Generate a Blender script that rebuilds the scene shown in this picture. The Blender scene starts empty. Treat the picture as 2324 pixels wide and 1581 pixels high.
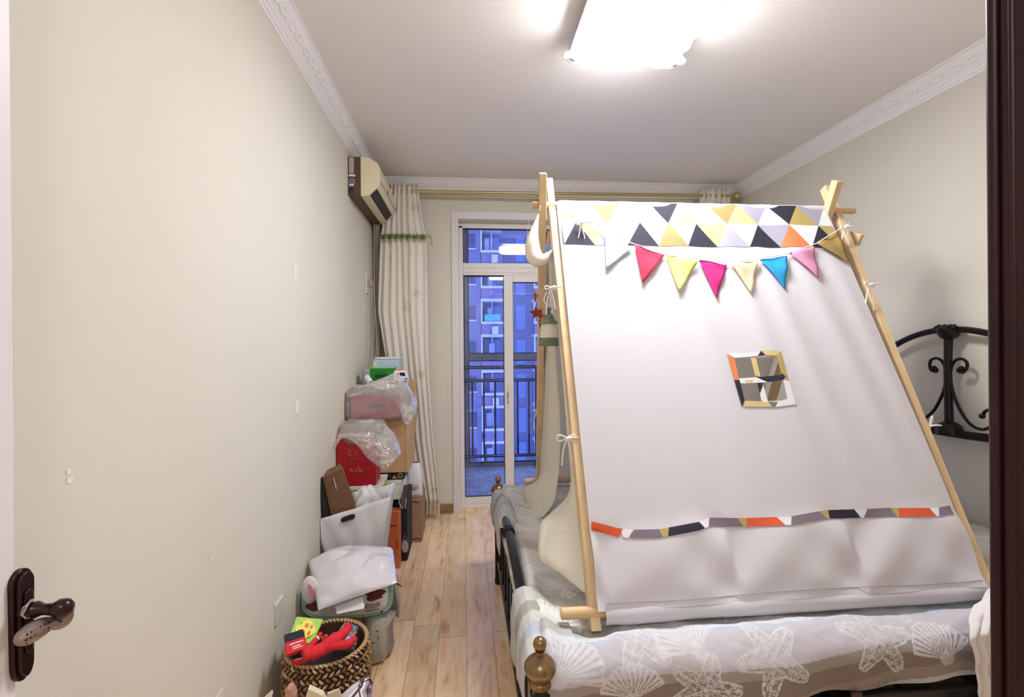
import bpy, math, random
import numpy as np
from mathutils import Vector, Matrix, noise
random.seed(7)
SC = bpy.context.scene
PI = math.pi
# ---------------------------------------------------------------- camera
F = 1100.0; TH = math.atan(109/F); CZ = 1.35; ROLL = 0.008; SY = -13.5
cam_d = bpy.data.cameras.new('camera'); cam = bpy.data.objects.new('camera', cam_d)
SC.collection.objects.link(cam); SC.camera = cam
cam_d.sensor_width = 36; cam_d.lens = 36*F/2324; cam_d.shift_y = SY/2324; cam_d.clip_start = 0.02
cam.matrix_world = Matrix.Translation((0, 0, CZ)) @ Matrix.Rotation(-TH, 4, 'Z') @ Matrix.Rotation(PI/2, 4, 'X') @ Matrix.Rotation(-ROLL, 4, 'Z')

def ray(px, py):
    x = px-1162; y = 790.5-py
    c, s = math.cos(-ROLL), math.sin(-ROLL)
    x, y = x*c-y*s, x*s+y*c
    u = x/F; v = (y+SY)/F
    s, c = math.sin(TH), math.cos(TH)
    return (s+u*c, c-u*s, v)
def at(px, py, X=None, Y=None, Z=None):
    d = ray(px, py)
    t = X/d[0] if X is not None else Y/d[1] if Y is not None else (Z-CZ)/d[2]
    return Vector((d[0]*t, d[1]*t, CZ+d[2]*t))
# ---------------------------------------------------------------- world, exposure
W = bpy.data.worlds.new('dusk'); SC.world = W; W.use_nodes = True
W.node_tree.nodes['Background'].inputs[0].default_value = (0.30, 0.40, 0.95, 1)
W.node_tree.nodes['Background'].inputs[1].default_value = 0.95
SC.view_settings.view_transform = 'Standard'; SC.view_settings.look = 'None'
SC.view_settings.exposure = 1.9; SC.view_settings.gamma = 1.0; SC.view_settings.use_curve_mapping = False
LAMP_STRENGTH = 18.5; SIDE_STRENGTH = 9.0; HALL_FILL_STRENGTH = 17.0
# ---------------------------------------------------------------- materials
def lin(c):
    return tuple(((x/255)/12.92 if x/255 <= .04045 else ((x/255+.055)/1.055)**2.4) for x in c[:3])+(1,)
MT = {}
def mat(name, rgb=(200,200,200), rough=.6, metal=0, spec=.5, bump=0, bscale=50, var=0, vscale=6, coat=0, trans=0, stretch=None, emit=0):
    if name in MT: return MT[name]
    m = bpy.data.materials.new(name); m.use_nodes = True; nt = m.node_tree; b = nt.nodes['Principled BSDF']
    b.inputs['Base Color'].default_value = lin(rgb); b.inputs['Roughness'].default_value = rough
    b.inputs['Metallic'].default_value = metal; b.inputs['Specular IOR Level'].default_value = spec
    b.inputs['Coat Weight'].default_value = coat
    tc = nt.nodes.new('ShaderNodeTexCoord'); mp = nt.nodes.new('ShaderNodeMapping'); nt.links.new(tc.outputs['Object'], mp.inputs[0])
    if stretch: mp.inputs['Scale'].default_value = stretch
    if var:
        n = nt.nodes.new('ShaderNodeTexNoise'); n.inputs['Scale'].default_value = vscale; n.inputs['Detail'].default_value = 4
        nt.links.new(mp.outputs[0], n.inputs['Vector'])
        r = nt.nodes.new('ShaderNodeMapRange'); r.inputs['From Min'].default_value = .3; r.inputs['From Max'].default_value = .7
        r.inputs['To Min'].default_value = 1-var; r.inputs['To Max'].default_value = 1+var*.4
        nt.links.new(n.outputs[0], r.inputs[0])
        mx = nt.nodes.new('ShaderNodeVectorMath'); mx.operation = 'SCALE'; mx.inputs[0].default_value = lin(rgb)[:3]
        nt.links.new(r.outputs[0], mx.inputs['Scale']); nt.links.new(mx.outputs[0], b.inputs['Base Color'])
    if bump:
        n = nt.nodes.new('ShaderNodeTexNoise'); n.inputs['Scale'].default_value = bscale; n.inputs['Detail'].default_value = 3
        nt.links.new(mp.outputs[0], n.inputs['Vector'])
        bp = nt.nodes.new('ShaderNodeBump'); bp.inputs['Strength'].default_value = bump; bp.inputs['Distance'].default_value = .004
        nt.links.new(n.outputs[0], bp.inputs['Height']); nt.links.new(bp.outputs[0], b.inputs['Normal'])
    if trans:
        t = nt.nodes.new('ShaderNodeBsdfTranslucent'); t.inputs[0].default_value = lin(rgb)
        ms = nt.nodes.new('ShaderNodeMixShader'); ms.inputs[0].default_value = trans
        out = nt.nodes['Material Output']
        nt.links.new(b.outputs[0], ms.inputs[1]); nt.links.new(t.outputs[0], ms.inputs[2]); nt.links.new(ms.outputs[0], out.inputs[0])
    if emit:
        b.inputs['Emission Color'].default_value = (.95, .975, 1.0, 1); b.inputs['Emission Strength'].default_value = emit
    MT[name] = m; return m
def N(m, t, **kw):
    n = m.node_tree.nodes.new(t)
    for k, v in kw.items():
        if k.startswith('i_'): n.inputs[k[2:].replace('_', ' ')].default_value = v
        else: setattr(n, k, v)
    return n
def L(m, a, b): m.node_tree.links.new(a, b)

def glass_mat(name, tint=(1, 1, 1, 1), ior=1.5, rough=0.0, base=0.0, bump=0, bs=30, gloss=(1, 1, 1, 1), fmul=1.0, milk=0):
    m = bpy.data.materials.new(name); m.use_nodes = True; nt = m.node_tree
    for n in list(nt.nodes):
        if n.type != 'OUTPUT_MATERIAL': nt.nodes.remove(n)
    out = nt.nodes[0]
    tr = N(m, 'ShaderNodeBsdfTransparent'); tr.inputs[0].default_value = tint
    gl = N(m, 'ShaderNodeBsdfGlossy'); gl.inputs['Roughness'].default_value = rough; gl.inputs[0].default_value = gloss
    fr = N(m, 'ShaderNodeFresnel'); fr.inputs[0].default_value = ior
    ad = N(m, 'ShaderNodeMath', operation='MULTIPLY_ADD'); ad.inputs[1].default_value = fmul; ad.inputs[2].default_value = base
    ad.use_clamp = True
    mx = N(m, 'ShaderNodeMixShader')
    L(m, fr.outputs[0], ad.inputs[0]); L(m, ad.outputs[0], mx.inputs[0]); L(m, tr.outputs[0], mx.inputs[1]); L(m, gl.outputs[0], mx.inputs[2])
    if bump:
        tc = N(m, 'ShaderNodeTexCoord'); n = N(m, 'ShaderNodeTexNoise'); n.inputs['Scale'].default_value = bs; n.inputs['Detail'].default_value = 6
        n.inputs['Distortion'].default_value = 1.5
        bp = N(m, 'ShaderNodeBump'); bp.inputs['Strength'].default_value = bump; bp.inputs['Distance'].default_value = .02
        L(m, tc.outputs['Object'], n.inputs['Vector']); L(m, n.outputs[0], bp.inputs['Height']); L(m, bp.outputs[0], gl.inputs['Normal']); L(m, bp.outputs[0], fr.inputs['Normal'])
    last = mx
    if milk:
        df = N(m, 'ShaderNodeBsdfDiffuse'); df.inputs[0].default_value = (.92, .89, .90, 1)
        m2 = N(m, 'ShaderNodeMixShader'); m2.inputs[0].default_value = milk
        L(m, mx.outputs[0], m2.inputs[1]); L(m, df.outputs[0], m2.inputs[2]); last = m2
    L(m, last.outputs[0], out.inputs[0]); MT[name] = m; return m
GLASS = glass_mat('window_glass', tint=(.93, .96, 1, 1))
BAG = glass_mat('clear_bag', tint=(.99, .985, .985, 1), ior=1.45, rough=.11, base=.08, bump=1.0, bs=40, gloss=(1, .99, .99, 1), fmul=1.4, milk=.15)
CLEARBOX = glass_mat('clear_plastic', tint=(.93, .9, .88, 1), rough=.08, base=.12)

# ---------------------------------------------------------------- mesh building
WL = {}
def V(*a): return Vector(a)
class MB:
    def __init__(s): s.v = []; s.f = []; s.m = []; s.sm = []
    def add(s, verts, faces, mi=0):
        n = len(s.v); s.v += [tuple(v) for v in verts]
        for f in faces: s.f.append(tuple(i+n for i in f)); s.m.append(mi)
        return s
    def box(s, x0, x1, y0, y1, z0, z1, mi=0, mtx=None):
        vs = [V(x, y, z) for z in (z0, z1) for y in (y0, y1) for x in (x0, x1)]
        if mtx: vs = [mtx @ v for v in vs]
        return s.add(vs, [(0,2,3,1), (4,5,7,6), (0,1,5,4), (2,6,7,3), (0,4,6,2), (1,3,7,5)], mi)
    def rbox(s, c, d, rot=(0,0,0), mi=0):
        from mathutils import Euler
        M4 = Matrix.Translation(c) @ Euler(rot).to_matrix().to_4x4()
        return s.box(-d[0]/2, d[0]/2, -d[1]/2, d[1]/2, -d[2]/2, d[2]/2, mi, M4)
    def tube(s, pts, r, n=8, mi=0, closed=False, cap=True, flat=1.0):
        pts = [Vector(p) for p in pts]; k = len(pts)
        rs = list(r) if isinstance(r, (list, tuple)) else [r]*k
        if len(rs) != k: rs = [interp(list(enumerate(rs)), i*(len(rs)-1)/(k-1)) for i in range(k)]
        vs = []; up = None
        for i, p in enumerate(pts):
            a = pts[i-1] if (i > 0 or closed) else p
            b = pts[(i+1) % k] if (i < k-1 or closed) else p
            t = (b-a)
            if t.length < 1e-9: t = V(0,0,1)
            t.normalize()
            if up is None:
                up = V(0,0,1) if abs(t.z) < .9 else V(1,0,0)
            sd = t.cross(up)
            if sd.length < 1e-6: sd = t.orthogonal()
            sd.normalize(); up2 = sd.cross(t).normalized(); up = up2
            for j in range(n):
                an = 2*PI*j/n
                vs.append(p+sd*math.cos(an)*rs[i]+up2*math.sin(an)*rs[i]*flat)
        fs = []
        for i in range(k if closed else k-1):
            i2 = (i+1) % k
            for j in range(n):
                j2 = (j+1) % n
                fs.append((i*n+j, i*n+j2, i2*n+j2, i2*n+j))
        if cap and not closed:
            fs.append(tuple(range(n))[::-1]); fs.append(tuple((k-1)*n+j for j in range(n)))
        return s.add(vs, fs, mi)
    def lathe(s, prof, c=(0,0,0), n=20, mi=0, axis='Z', mtx=None):
        vs = []; c = Vector(c)
        for (r, h) in prof:
            for j in range(n):
                a = 2*PI*j/n
                p = V(r*math.cos(a), r*math.sin(a), h)
                if axis == 'X': p = V(h, r*math.cos(a), r*math.sin(a))
                if axis == 'Y': p = V(r*math.cos(a), h, r*math.sin(a))
                if mtx: p = mtx @ p
                vs.append(p+c)
        fs = []
        for i in range(len(prof)-1):
            for j in range(n):
                j2 = (j+1) % n; fs.append((i*n+j, i*n+j2, (i+1)*n+j2, (i+1)*n+j))
        fs.append(tuple(range(n))[::-1]); k = len(prof)-1; fs.append(tuple(k*n+j for j in range(n)))
        return s.add(vs, fs, mi)
    def ball(s, c, r, n=14, mi=0, sc=(1,1,1)):
        pr = [(max(1e-4, math.sin(PI*i/n))*r, -math.cos(PI*i/n)*r) for i in range(n+1)]
        m = Matrix.Diagonal((sc[0], sc[1], sc[2], 1))
        return s.lathe(pr, c, n*2, mi, mtx=m)
    def grid(s, fn, us, vs_, mi=0, skip=None, mfn=None, two=0, wrap=False):
        P = [fn(u, v) for v in vs_ for u in us]; nu = len(us); fs = []; ms = []
        n = len(s.v); s.v += [tuple(p) for p in P]
        for j in range(len(vs_)-1):
            for i in range(nu-1):
                if skip and skip((us[i]+us[i+1])/2, (vs_[j]+vs_[j+1])/2): continue
                s.f.append((n+j*nu+i, n+j*nu+i+1, n+(j+1)*nu+i+1, n+(j+1)*nu+i))
                s.m.append(mfn((us[i]+us[i+1])/2, (vs_[j]+vs_[j+1])/2) if mfn else mi)
        return s
    def prism(s, poly, fn0, fn1, mi=0):
        n = len(poly); vs = [fn0(p) for p in poly]+[fn1(p) for p in poly]
        fs = [tuple(range(n))[::-1], tuple(range(n, 2*n))]+[(i, (i+1) % n, n+(i+1) % n, n+i) for i in range(n)]
        return s.add(vs, fs, mi)
    def build(s, name, mats, parent=None, smooth=True, ang=40, bevel=0, solid=0, sub=0, org=None):
        me = bpy.data.meshes.new(name); a = np.array(s.v, dtype=float)
        if parent is not None: o0 = WL[parent.name]
        elif org is not None: o0 = np.array(org, dtype=float)
        else:
            mn = a.min(0); mx_ = a.max(0); o0 = np.array([(mn[0]+mx_[0])/2, (mn[1]+mx_[1])/2, mn[2]])
        me.from_pydata([tuple(p) for p in a-o0], [], s.f); me.update()
        if not isinstance(mats, (list, tuple)): mats = [mats]
        for m in mats: me.materials.append(m)
        me.polygons.foreach_set('material_index', s.m)
        if smooth:
            me.polygons.foreach_set('use_smooth', [True]*len(s.f))
            if ang: me.set_sharp_from_angle(angle=math.radians(ang))
        ob = bpy.data.objects.new(name, me); SC.collection.objects.link(ob)
        if parent is not None: ob.parent = parent
        else: ob.location = o0
        WL[ob.name] = o0
        if solid:
            md = ob.modifiers.new('solid', 'SOLIDIFY'); md.thickness = solid; md.offset = 0
        if bevel:
            md = ob.modifiers.new('bevel', 'BEVEL'); md.width = bevel; md.segments = 2; md.limit_method = 'ANGLE'
        if sub:
            md = ob.modifiers.new('sub', 'SUBSURF'); md.levels = sub; md.render_levels = sub
        return ob
def struct(o): o['kind'] = 'structure'; return o
def tag(o, label, cat, group=None):
    o['label'] = label; o['category'] = cat
    if group: o['group'] = group
    return o
def thing(name, label, cat, loc, group=None):
    o = bpy.data.objects.new(name, None); SC.collection.objects.link(o); o.location = loc; o.empty_display_size = .05
    WL[o.name] = np.array(loc, dtype=float); return tag(o, label, cat, group)
def lerp(a, b, t): return a+(b-a)*t
def lin_s(a, b, n): return [a+(b-a)*i/n for i in range(n+1)]
def interp(tab, x):
    if x <= tab[0][0]: return tab[0][1]
    for (a, b), (c, d) in zip(tab, tab[1:]):
        if x <= c: return b+(d-b)*(x-a)/(c-a)
    return tab[-1][1]
def smooth_pts(pts, n=5):
    out = []
    P = [Vector(p) for p in pts]
    for i in range(len(P)-1):
        a = P[max(0, i-1)]; b = P[i]; c = P[i+1]; d = P[min(len(P)-1, i+2)]
        for k in range(n):
            t = k/n; out.append(.5*((2*b)+(c-a)*t+(2*a-5*b+4*c-d)*t*t+(3*b-a-3*c+d)*t**3))
    out.append(P[-1]); return out
def text_mesh(body, size, depth=.0006):
    cu = bpy.data.curves.new('t', 'FONT'); cu.body = body; cu.size = size; cu.extrude = depth; cu.resolution_u = 3
    o = bpy.data.objects.new('t', cu); SC.collection.objects.link(o); bpy.context.view_layer.update()
    me = bpy.data.meshes.new_from_object(o.evaluated_get(bpy.context.evaluated_depsgraph_get()))
    vs = [v.co.copy() for v in me.vertices]; fs = [tuple(p.vertices) for p in me.polygons]
    bpy.data.objects.remove(o); bpy.data.curves.remove(cu); bpy.data.meshes.remove(me)
    return vs, fs
# ================================================================ ROOM
XL, XR, YB, H = -.70, 2.30, 3.885, 2.64
YF0, YF1, XJ, YHB = .26, .42, .515, -1.6       # front wall slab, jamb x, hallway end
M_wall = mat('wall_paint', (225, 219, 205), .75, bump=.05, bscale=120, var=.02, vscale=2)
M_ceil = mat('ceiling_paint', (246, 241, 238), .8)
M_trim = mat('plaster_white', (250, 246, 246), .5)
M_white = mat('door_white', (236, 229, 230), .4)
M_pvc = mat('pvc_white', (238, 231, 228), .35)
# floor material: planks along Y
mf = bpy.data.materials.new('laminate'); mf.use_nodes = True; bs_ = mf.node_tree.nodes['Principled BSDF']
tc = N(mf, 'ShaderNodeTexCoord'); sx = N(mf, 'ShaderNodeSeparateXYZ'); L(mf, tc.outputs['Object'], sx.inputs[0])
def MA(m, op, a, b=None, c=None):
    n = N(m, 'ShaderNodeMath', operation=op)
    for i, x in enumerate((a, b, c)):
        if x is None: continue
        if hasattr(x, 'links') or hasattr(x, 'is_output'): L(m, x, n.inputs[i])
        else: n.inputs[i].default_value = x
    return n.outputs[0]
px_ = MA(mf, 'DIVIDE', sx.outputs[0], .124); pid = MA(mf, 'FLOOR', px_); pfr = MA(mf, 'FRACT', px_)
wn = N(mf, 'ShaderNodeTexWhiteNoise', noise_dimensions='1D'); L(mf, pid, wn.inputs['W'])
yy = MA(mf, 'DIVIDE', MA(mf, 'ADD', sx.outputs[1], MA(mf, 'MULTIPLY', wn.outputs[0], 1.2)), 1.22)
yid = MA(mf, 'FLOOR', yy); yfr = MA(mf, 'FRACT', yy)
cid = MA(mf, 'ADD', MA(mf, 'MULTIPLY', pid, 7.31), MA(mf, 'MULTIPLY', yid, 3.17))
wn2 = N(mf, 'ShaderNodeTexWhiteNoise', noise_dimensions='1D'); L(mf, cid, wn2.inputs['W'])
cb = N(mf, 'ShaderNodeCombineXYZ'); L(mf, MA(mf, 'MULTIPLY', sx.outputs[0], 1.0), cb.inputs[0]); L(mf, MA(mf, 'MULTIPLY', sx.outputs[1], .12), cb.inputs[1]); L(mf, MA(mf, 'MULTIPLY', wn2.outputs[0], 20.), cb.inputs[2])
g1 = N(mf, 'ShaderNodeTexNoise'); g1.inputs['Scale'].default_value = 26; g1.inputs['Detail'].default_value = 7; g1.inputs['Distortion'].default_value = 1.2; L(mf, cb.outputs[0], g1.inputs['Vector'])
cb2 = N(mf, 'ShaderNodeCombineXYZ'); L(mf, MA(mf, 'MULTIPLY', sx.outputs[0], 1.0), cb2.inputs[0]); L(mf, MA(mf, 'MULTIPLY', sx.outputs[1], .35), cb2.inputs[1]); L(mf, MA(mf, 'MULTIPLY', wn2.outputs[0], 9.), cb2.inputs[2])
g2 = N(mf, 'ShaderNodeTexNoise'); g2.inputs['Scale'].default_value = 8; g2.inputs['Detail'].default_value = 3; g2.inputs['Distortion'].default_value = 2.5; L(mf, cb2.outputs[0], g2.inputs['Vector'])
cr = N(mf, 'ShaderNodeValToRGB'); e = cr.color_ramp; e.elements[0].position = .28; e.elements[0].color = lin((186, 138, 98)); e.elements[1].position = .62; e.elements[1].color = lin((255, 230, 192))
k_ = e.elements.new(.44); k_.color = lin((246, 206, 160))
L(mf, MA(mf, 'ADD', MA(mf, 'MULTIPLY', g1.outputs[0], .55), MA(mf, 'MULTIPLY', g2.outputs[0], .45)), cr.inputs[0])
hv = N(mf, 'ShaderNodeHueSaturation'); L(mf, cr.outputs[0], hv.inputs['Color']); L(mf, MA(mf, 'MULTIPLY_ADD', wn2.outputs[0], .22, .88), hv.inputs['Value'])
seam = MA(mf, 'MAXIMUM', MA(mf, 'LESS_THAN', pfr, .012), MA(mf, 'LESS_THAN', yfr, .0016))
mx = N(mf, 'ShaderNodeMix', data_type='RGBA'); L(mf, seam, mx.inputs['Factor']); L(mf, hv.outputs[0], mx.inputs[6]); mx.inputs[7].default_value = lin((96, 62, 44))
L(mf, mx.outputs[2], bs_.inputs['Base Color']); bs_.inputs['Roughness'].default_value = .22
bp = N(mf, 'ShaderNodeBump'); bp.inputs['Strength'].default_value = .15; bp.inputs['Distance'].default_value = .002; L(mf, g1.outputs[0], bp.inputs['Height']); L(mf, bp.outputs[0], bs_.inputs['Normal'])

o0 = (0, 0, 0)
struct(MB().box(XL-.1, XR+.1, YHB, YB+.14, -.1, 0).build('floor', mf, org=o0))
struct(MB().box(XL-.12, XR+.12, YHB-.1, YB+.14, H, H+.1).build('ceiling', M_ceil))
wl = struct(MB().box(XL-.12, XL, YHB-.1, YB+.14, 0, H).build('wall_left', M_wall))
struct(MB().box(XR, XR+.12, YF0, YB+.14, 0, H).build('wall_right', M_wall))
DX0, DX1, DZ = -.038, 1.66, 2.335     # balcony door opening
wb = MB().box(XL-.12, DX0, YB, YB+.18, 0, H).box(DX1, XR+.12, YB, YB+.18, 0, H).box(DX0, DX1, YB, YB+.18, DZ, H)
struct(wb.build('wall_back', M_wall))
struct(MB().box(XJ+.03, XR+.12, YF0, YF1, 0, H).build('wall_front', M_wall))
struct(MB().box(XJ+.9, XJ+1.0, YHB-.1, YF0, 0, H).build('wall_hallway_right', M_wall))
struct(MB().box(XL-.12, XJ+1.0, YHB-.2, YHB-.1, 0, H).build('wall_hallway_end', M_wall))
# chips in the plaster of the left wall (real little flakes)
M_chip = mat('bare_plaster', (238, 235, 228), .8)
for (pts) in ([(668,594),(673,600),(672,640),(668,632)], [(672,905),(679,912),(677,945),(670,935)], [(476,1260),(481,1263),(480,1273),(477,1270)], [(150,1065),(163,1062),(160,1075),(152,1078)], [(153,1083),(168,1080),(160,1098),(150,1095)]):
    c = MB(); c.add([at(*p, X=XL+.0008) for p in pts], [tuple(range(len(pts)))])
    c.build('plaster_chip', M_chip, wl, smooth=False)
# crown mouldings with scroll relief
def crown(name, a, b, inward, ext0=1, ext1=1):
    a = Vector(a); b = Vector(b); inw = Vector(inward); Ln = (b-a).length; t = (b-a).normalized()
    prof = [(0, 0), (.072, 0), (.074, .010), (.064, .013), (.060, .020), (.052, .028), (.030, .062), (.022, .070), (.020, .078), (.015, .080), (.013, .093), (.008, .095), (.006, .106), (0, .108)]
    mb = MB(); n = len(prof)
    vs = []
    for k, base in enumerate((a, b)):
        for (o, z) in prof:
            sh = t*(o*(ext0 if k == 0 else -ext1))
            vs.append(base+inw*o+sh-V(0, 0, z))
    mb.add(vs, [(i, (i+1) % n, n+(i+1) % n, n+i) for i in range(n)]+[tuple(range(n)), tuple(range(n, 2*n))[::-1]])
    def onface(s, h):     # h: 0 top .. 1 bottom of the sloped field
        o = lerp(.052, .030, h); z = lerp(.028, .062, h)
        return a+t*s+inw*(o+.0015)-V(0, 0, z-.0015)
    u = .165; k = int((Ln-.2)/u)
    for i in range(k):
        s0 = .1+i*u+(Ln-.2-k*u)/2
        for (cx, ch, R, a0, a1, sg) in ((.035, .5, .40, 200, -150, 1), (.1, .5, .38, 20, 330, -1), (.068, .45, .16, 0, 300, 1)):
            pts = []; rr = []
            for j in range(13):
                f = j/12; an = math.radians(lerp(a0, a1, f)); rad = R*(1-.45*f)
                pts.append(onface(s0+cx+rad*.07*math.cos(an)*1.1, ch+rad*math.sin(an)*1.05)); rr.append(.0062*(1-.5*abs(f-.4)))
            mb.tube(pts, rr, 6)
        mb.tube([onface(s0+.13+.03*f, .5+.25*math.sin(f*PI)) for f in lin_s(0, 1, 6)], [.003, .005, .006, .006, .005, .004, .003], 6)
    return struct(mb.build(name, M_trim, ang=30))
crown('trim_1', (XL, YF0-.1, H), (XL, YB, H), (1, 0, 0), 0, 1)
crown('trim_2', (XL, YB, H), (XR, YB, H), (0, -1, 0))
crown('trim_3', (XR, YF1, H), (XR, YB, H), (-1, 0, 0), 0, 1)
# balcony door casing
cs = MB().box(-.093, DX0, YB-.014, YB, 0, 2.395).box(DX1, DX1+.055, YB-.014, YB, 0, 2.395).box(DX0, DX1, YB-.014, YB, 2.337, 2.395)
for dx in (-.083, -.066, -.052): cs.box(dx, dx+.003, YB-.0165, YB-.013, 0, 2.385)
struct(cs.build('trim_4', M_white, bevel=.002))
M_skirt = mat('skirting_wood', (158, 122, 84), .45, var=.3, vscale=20, stretch=(.3, 1, 4))
struct(MB().box(XL, -.095, YB-.014, YB, 0, .075).box(XL, -.095, YB-.02, YB-.014, 0, .012).build('baseboard_back', M_skirt, bevel=.002))
struct(MB().box(XR-.014, XR, YF1, YB, 0, .075).build('baseboard_right', M_skirt, bevel=.002))
# sliding door with transom
YD = 3.99
d1 = MB()
d1.box(DX0, -.003, YD, YD+.06, 0, 2.31).box(DX1-.035, DX1, YD, YD+.06, 0, 2.31).box(DX0, DX1, YD, YD+.06, 2.292, 2.335)
d1.box(-.003, DX1-.035, YD, YD+.06, 1.906, 2.006).box(DX0, DX1, YD-.02, YD+.06, 0, .026).box(-.003, DX1-.035, YD, YD+.06, .026, .082)
d1.box(-.003, DX1-.035, YD-.006, YD, 1.925, 1.945).box(-.003, DX1-.035, YD-.006, YD, 1.965, 1.99)
door1 = struct(d1.build('door_1', M_pvc, bevel=.003))
MB().box(-.003, DX1-.035, YD+.028, YD+.033, 2.006, 2.292).build('transom_pane', GLASS, door1, smooth=False)
M_gasket = mat('rubber_gasket', (22, 20, 28), .7)
gk = MB()
for (x0, x1, z0, z1) in ((-.003, DX1-.035, 2.006, 2.292), (.003, .331, .082, 1.904)):
    t_ = .006
    gk.box(x0, x1, YD+.02, YD+.03, z1-t_*1.5, z1).box(x0, x1, YD+.02, YD+.03, z0, z0+t_*.8).box(x0, x0+t_*.6, YD+.02, YD+.03, z0, z1).box(x1-t_*.6, x1, YD+.02, YD+.03, z0, z1)
gk.build('gasket', M_gasket, door1, smooth=False)
def sash(x0, x1, y, st_l, st_r, hb=False):
    m = MB().box(x0, x0+st_l, y, y+.03, .04, 1.906).box(x1-st_r, x1, y, y+.03, .04, 1.906).box(x0+st_l, x1-st_r, y, y+.03, 1.85, 1.906).box(x0+st_l, x1-st_r, y, y+.03, .04, .11)
    o = m.build('sash', M_pvc, door1, bevel=.003)
    MB().box(x0+st_l, x1-st_r, y+.012, y+.017, .11, 1.85).build('pane', GLASS, door1, smooth=False)
    g = MB().box(x0+st_l, x1-st_r, y+.004, y+.012, 1.843, 1.85).box(x0+st_l, x0+st_l+.003, y+.004, y+.012, .11, 1.85).box(x1-st_r-.003, x1-st_r, y+.004, y+.012, .11, 1.85)
    g.build('gasket', M_gasket, door1, smooth=False)
    return o
sash(.331, .93, YD, .075, .07)
sash(.9, DX1-.035, YD+.034, .07, .05)
MB().box(.003, .331, YD+.035, YD+.04, .082, 1.904).build('pane', GLASS, door1, smooth=False)
hl = MB().box(.352, .364, YD-.01, YD, .845, .945); hl.build('latch', mat('latch_grey', (185, 178, 176), .4), door1, bevel=.002)
MB().box(.355, .361, YD-.013, YD-.01, .91, .925).lathe([(.003, 0), (.003, .003)], (.358, YD-.013, .975), 8, axis='Y').lathe([(.003, 0), (.003, .003)], (.358, YD-.013, .815), 8, axis='Y').build('latch_button', mat('screw_dark', (70, 66, 66), .4), door1)
# open room door on the left with its handle, and the dark door frame on the right
dl = struct(MB().box(XL+.005, XL+.048, -.03, .773, .01, 2.08).build('door_2', M_white, bevel=.003, org=(XL+.03, -.03, .01)))
M_bronze = mat('dark_bronze', (62, 40, 40), .25, metal=.75, spec=.6)
M_bronze2 = mat('worn_bronze', (150, 134, 126), .32, metal=.6)
XH = XL+.05
a_ = at(26, 1300, X=XH+.004); b_ = at(74, 1300, X=XH+.004); zt = at(50, 1290, X=XH+.004).z; zb = at(50, 1545, X=XH+.004).z
y0, y1 = a_.y, b_.y; yc = (y0+y1)/2; hw = (y1-y0)/2
def pl(off, w, top, bot, z0, z1):
    out = []
    for i in range(13): an = PI*i/12; out.append((yc+math.cos(an)*w, z1-top+math.sin(an)*top))
    for i in range(13): an = PI+PI*i/12; out.append((yc+math.cos(an)*w*.9, z0+bot+math.sin(an)*bot))
    return out
pm = MB(); pm.prism(pl(0, hw, .02, .026, zb, zt), lambda p: V(XH-.003, *p), lambda p: V(XH+.005, *p))
pm.prism(pl(0, hw*.72, .016, .02, zb+.006, zt-.005), lambda p: V(XH+.004, *p), lambda p: V(XH+.011, *p))
pm.prism(pl(0, hw*.42, .01, .012, zb+.04, zt-.03), lambda p: V(XH+.011, *p), lambda p: V(XH+.014, *p))
hroot = pm.build('door_handle', M_bronze, dl, bevel=.002)
hc = at(62, 1380, X=XH+.012); zc = at(100, 1378, X=XH+.03).z
ym = hc.y
MB().lathe([(.0105, 0), (.0115, .006), (.010, .010), (.0095, .016), (.012, .02), (.0075, .03), (.0085, .04), (.0105, .046), (.0135, .05), (.0135, .06), (.009, .066), (.002, .068)], (XH+.004, ym, zc), 18, axis='X').build('spindle', M_bronze, hroot)
lv = MB(); xe = XH+.052
LP = [(138,1374,0), (148,1388,.002), (146,1406,.001), (132,1416,-.003), (114,1414,-.008), (94,1422,-.013), (70,1436,-.018), (50,1450,-.021), (38,1458,-.022)]
path = [at(a, c, X=xe+d) for a, c, d in LP]
lv.tube(smooth_pts(path, 4), [.0105, .0115, .0105, .0085, .0105, .0145, .0155, .0125, .005], 16, flat=.85)
lvo = lv.build('lever', M_bronze2, hroot, sub=1)
dd = MB()
for r_ in range(3):
    for k in range(6):
        p = Vector(path[4]).lerp(Vector(path[7]), .12+k/6.5); dd.ball(p+V(.0085-.0015*abs(r_-1), -.009+.003*abs(r_-1), (r_-1)*.0062+.001), .0015, 6)
dd.build('lever_dimples', M_bronze, hroot)
cl_ = MB(); cl_.tube([(XH+.016+.003*math.sin(i*1.3), ym+.012*math.cos(i*.8), zc+.012*math.sin(i*.8)+.001*i*.3) for i in range(16)], .0012, 5)
cl_.build('clear_tape_wrap', BAG, hroot)
M_jamb = mat('dark_lacquer', (48, 12, 18), .42, spec=.3, var=.25, vscale=9)
jb = MB().box(XJ, XJ+.03, YF0-.02, YF1-.004, 0, 2.2).box(XJ+.004, XJ+.10, YF1-.003, YF1+.012, 0, 2.28).box(XJ+.002, XJ+.10, YF0-.034, YF0-.018, 0, 2.28)
jb.tube([(XJ+.0035, YF1+.006, 0), (XJ+.0035, YF1+.006, 2.28)], .0055, 10)
jb.tube([(XJ+.001, YF1-.012, 0), (XJ+.001, YF1-.012, 2.28)], .003, 8)
jb.box(XJ, XJ+.03, YF0, YF1-.02, 2.1, H)
struct(jb.build('door_3', M_jamb, bevel=.0015))
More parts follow.
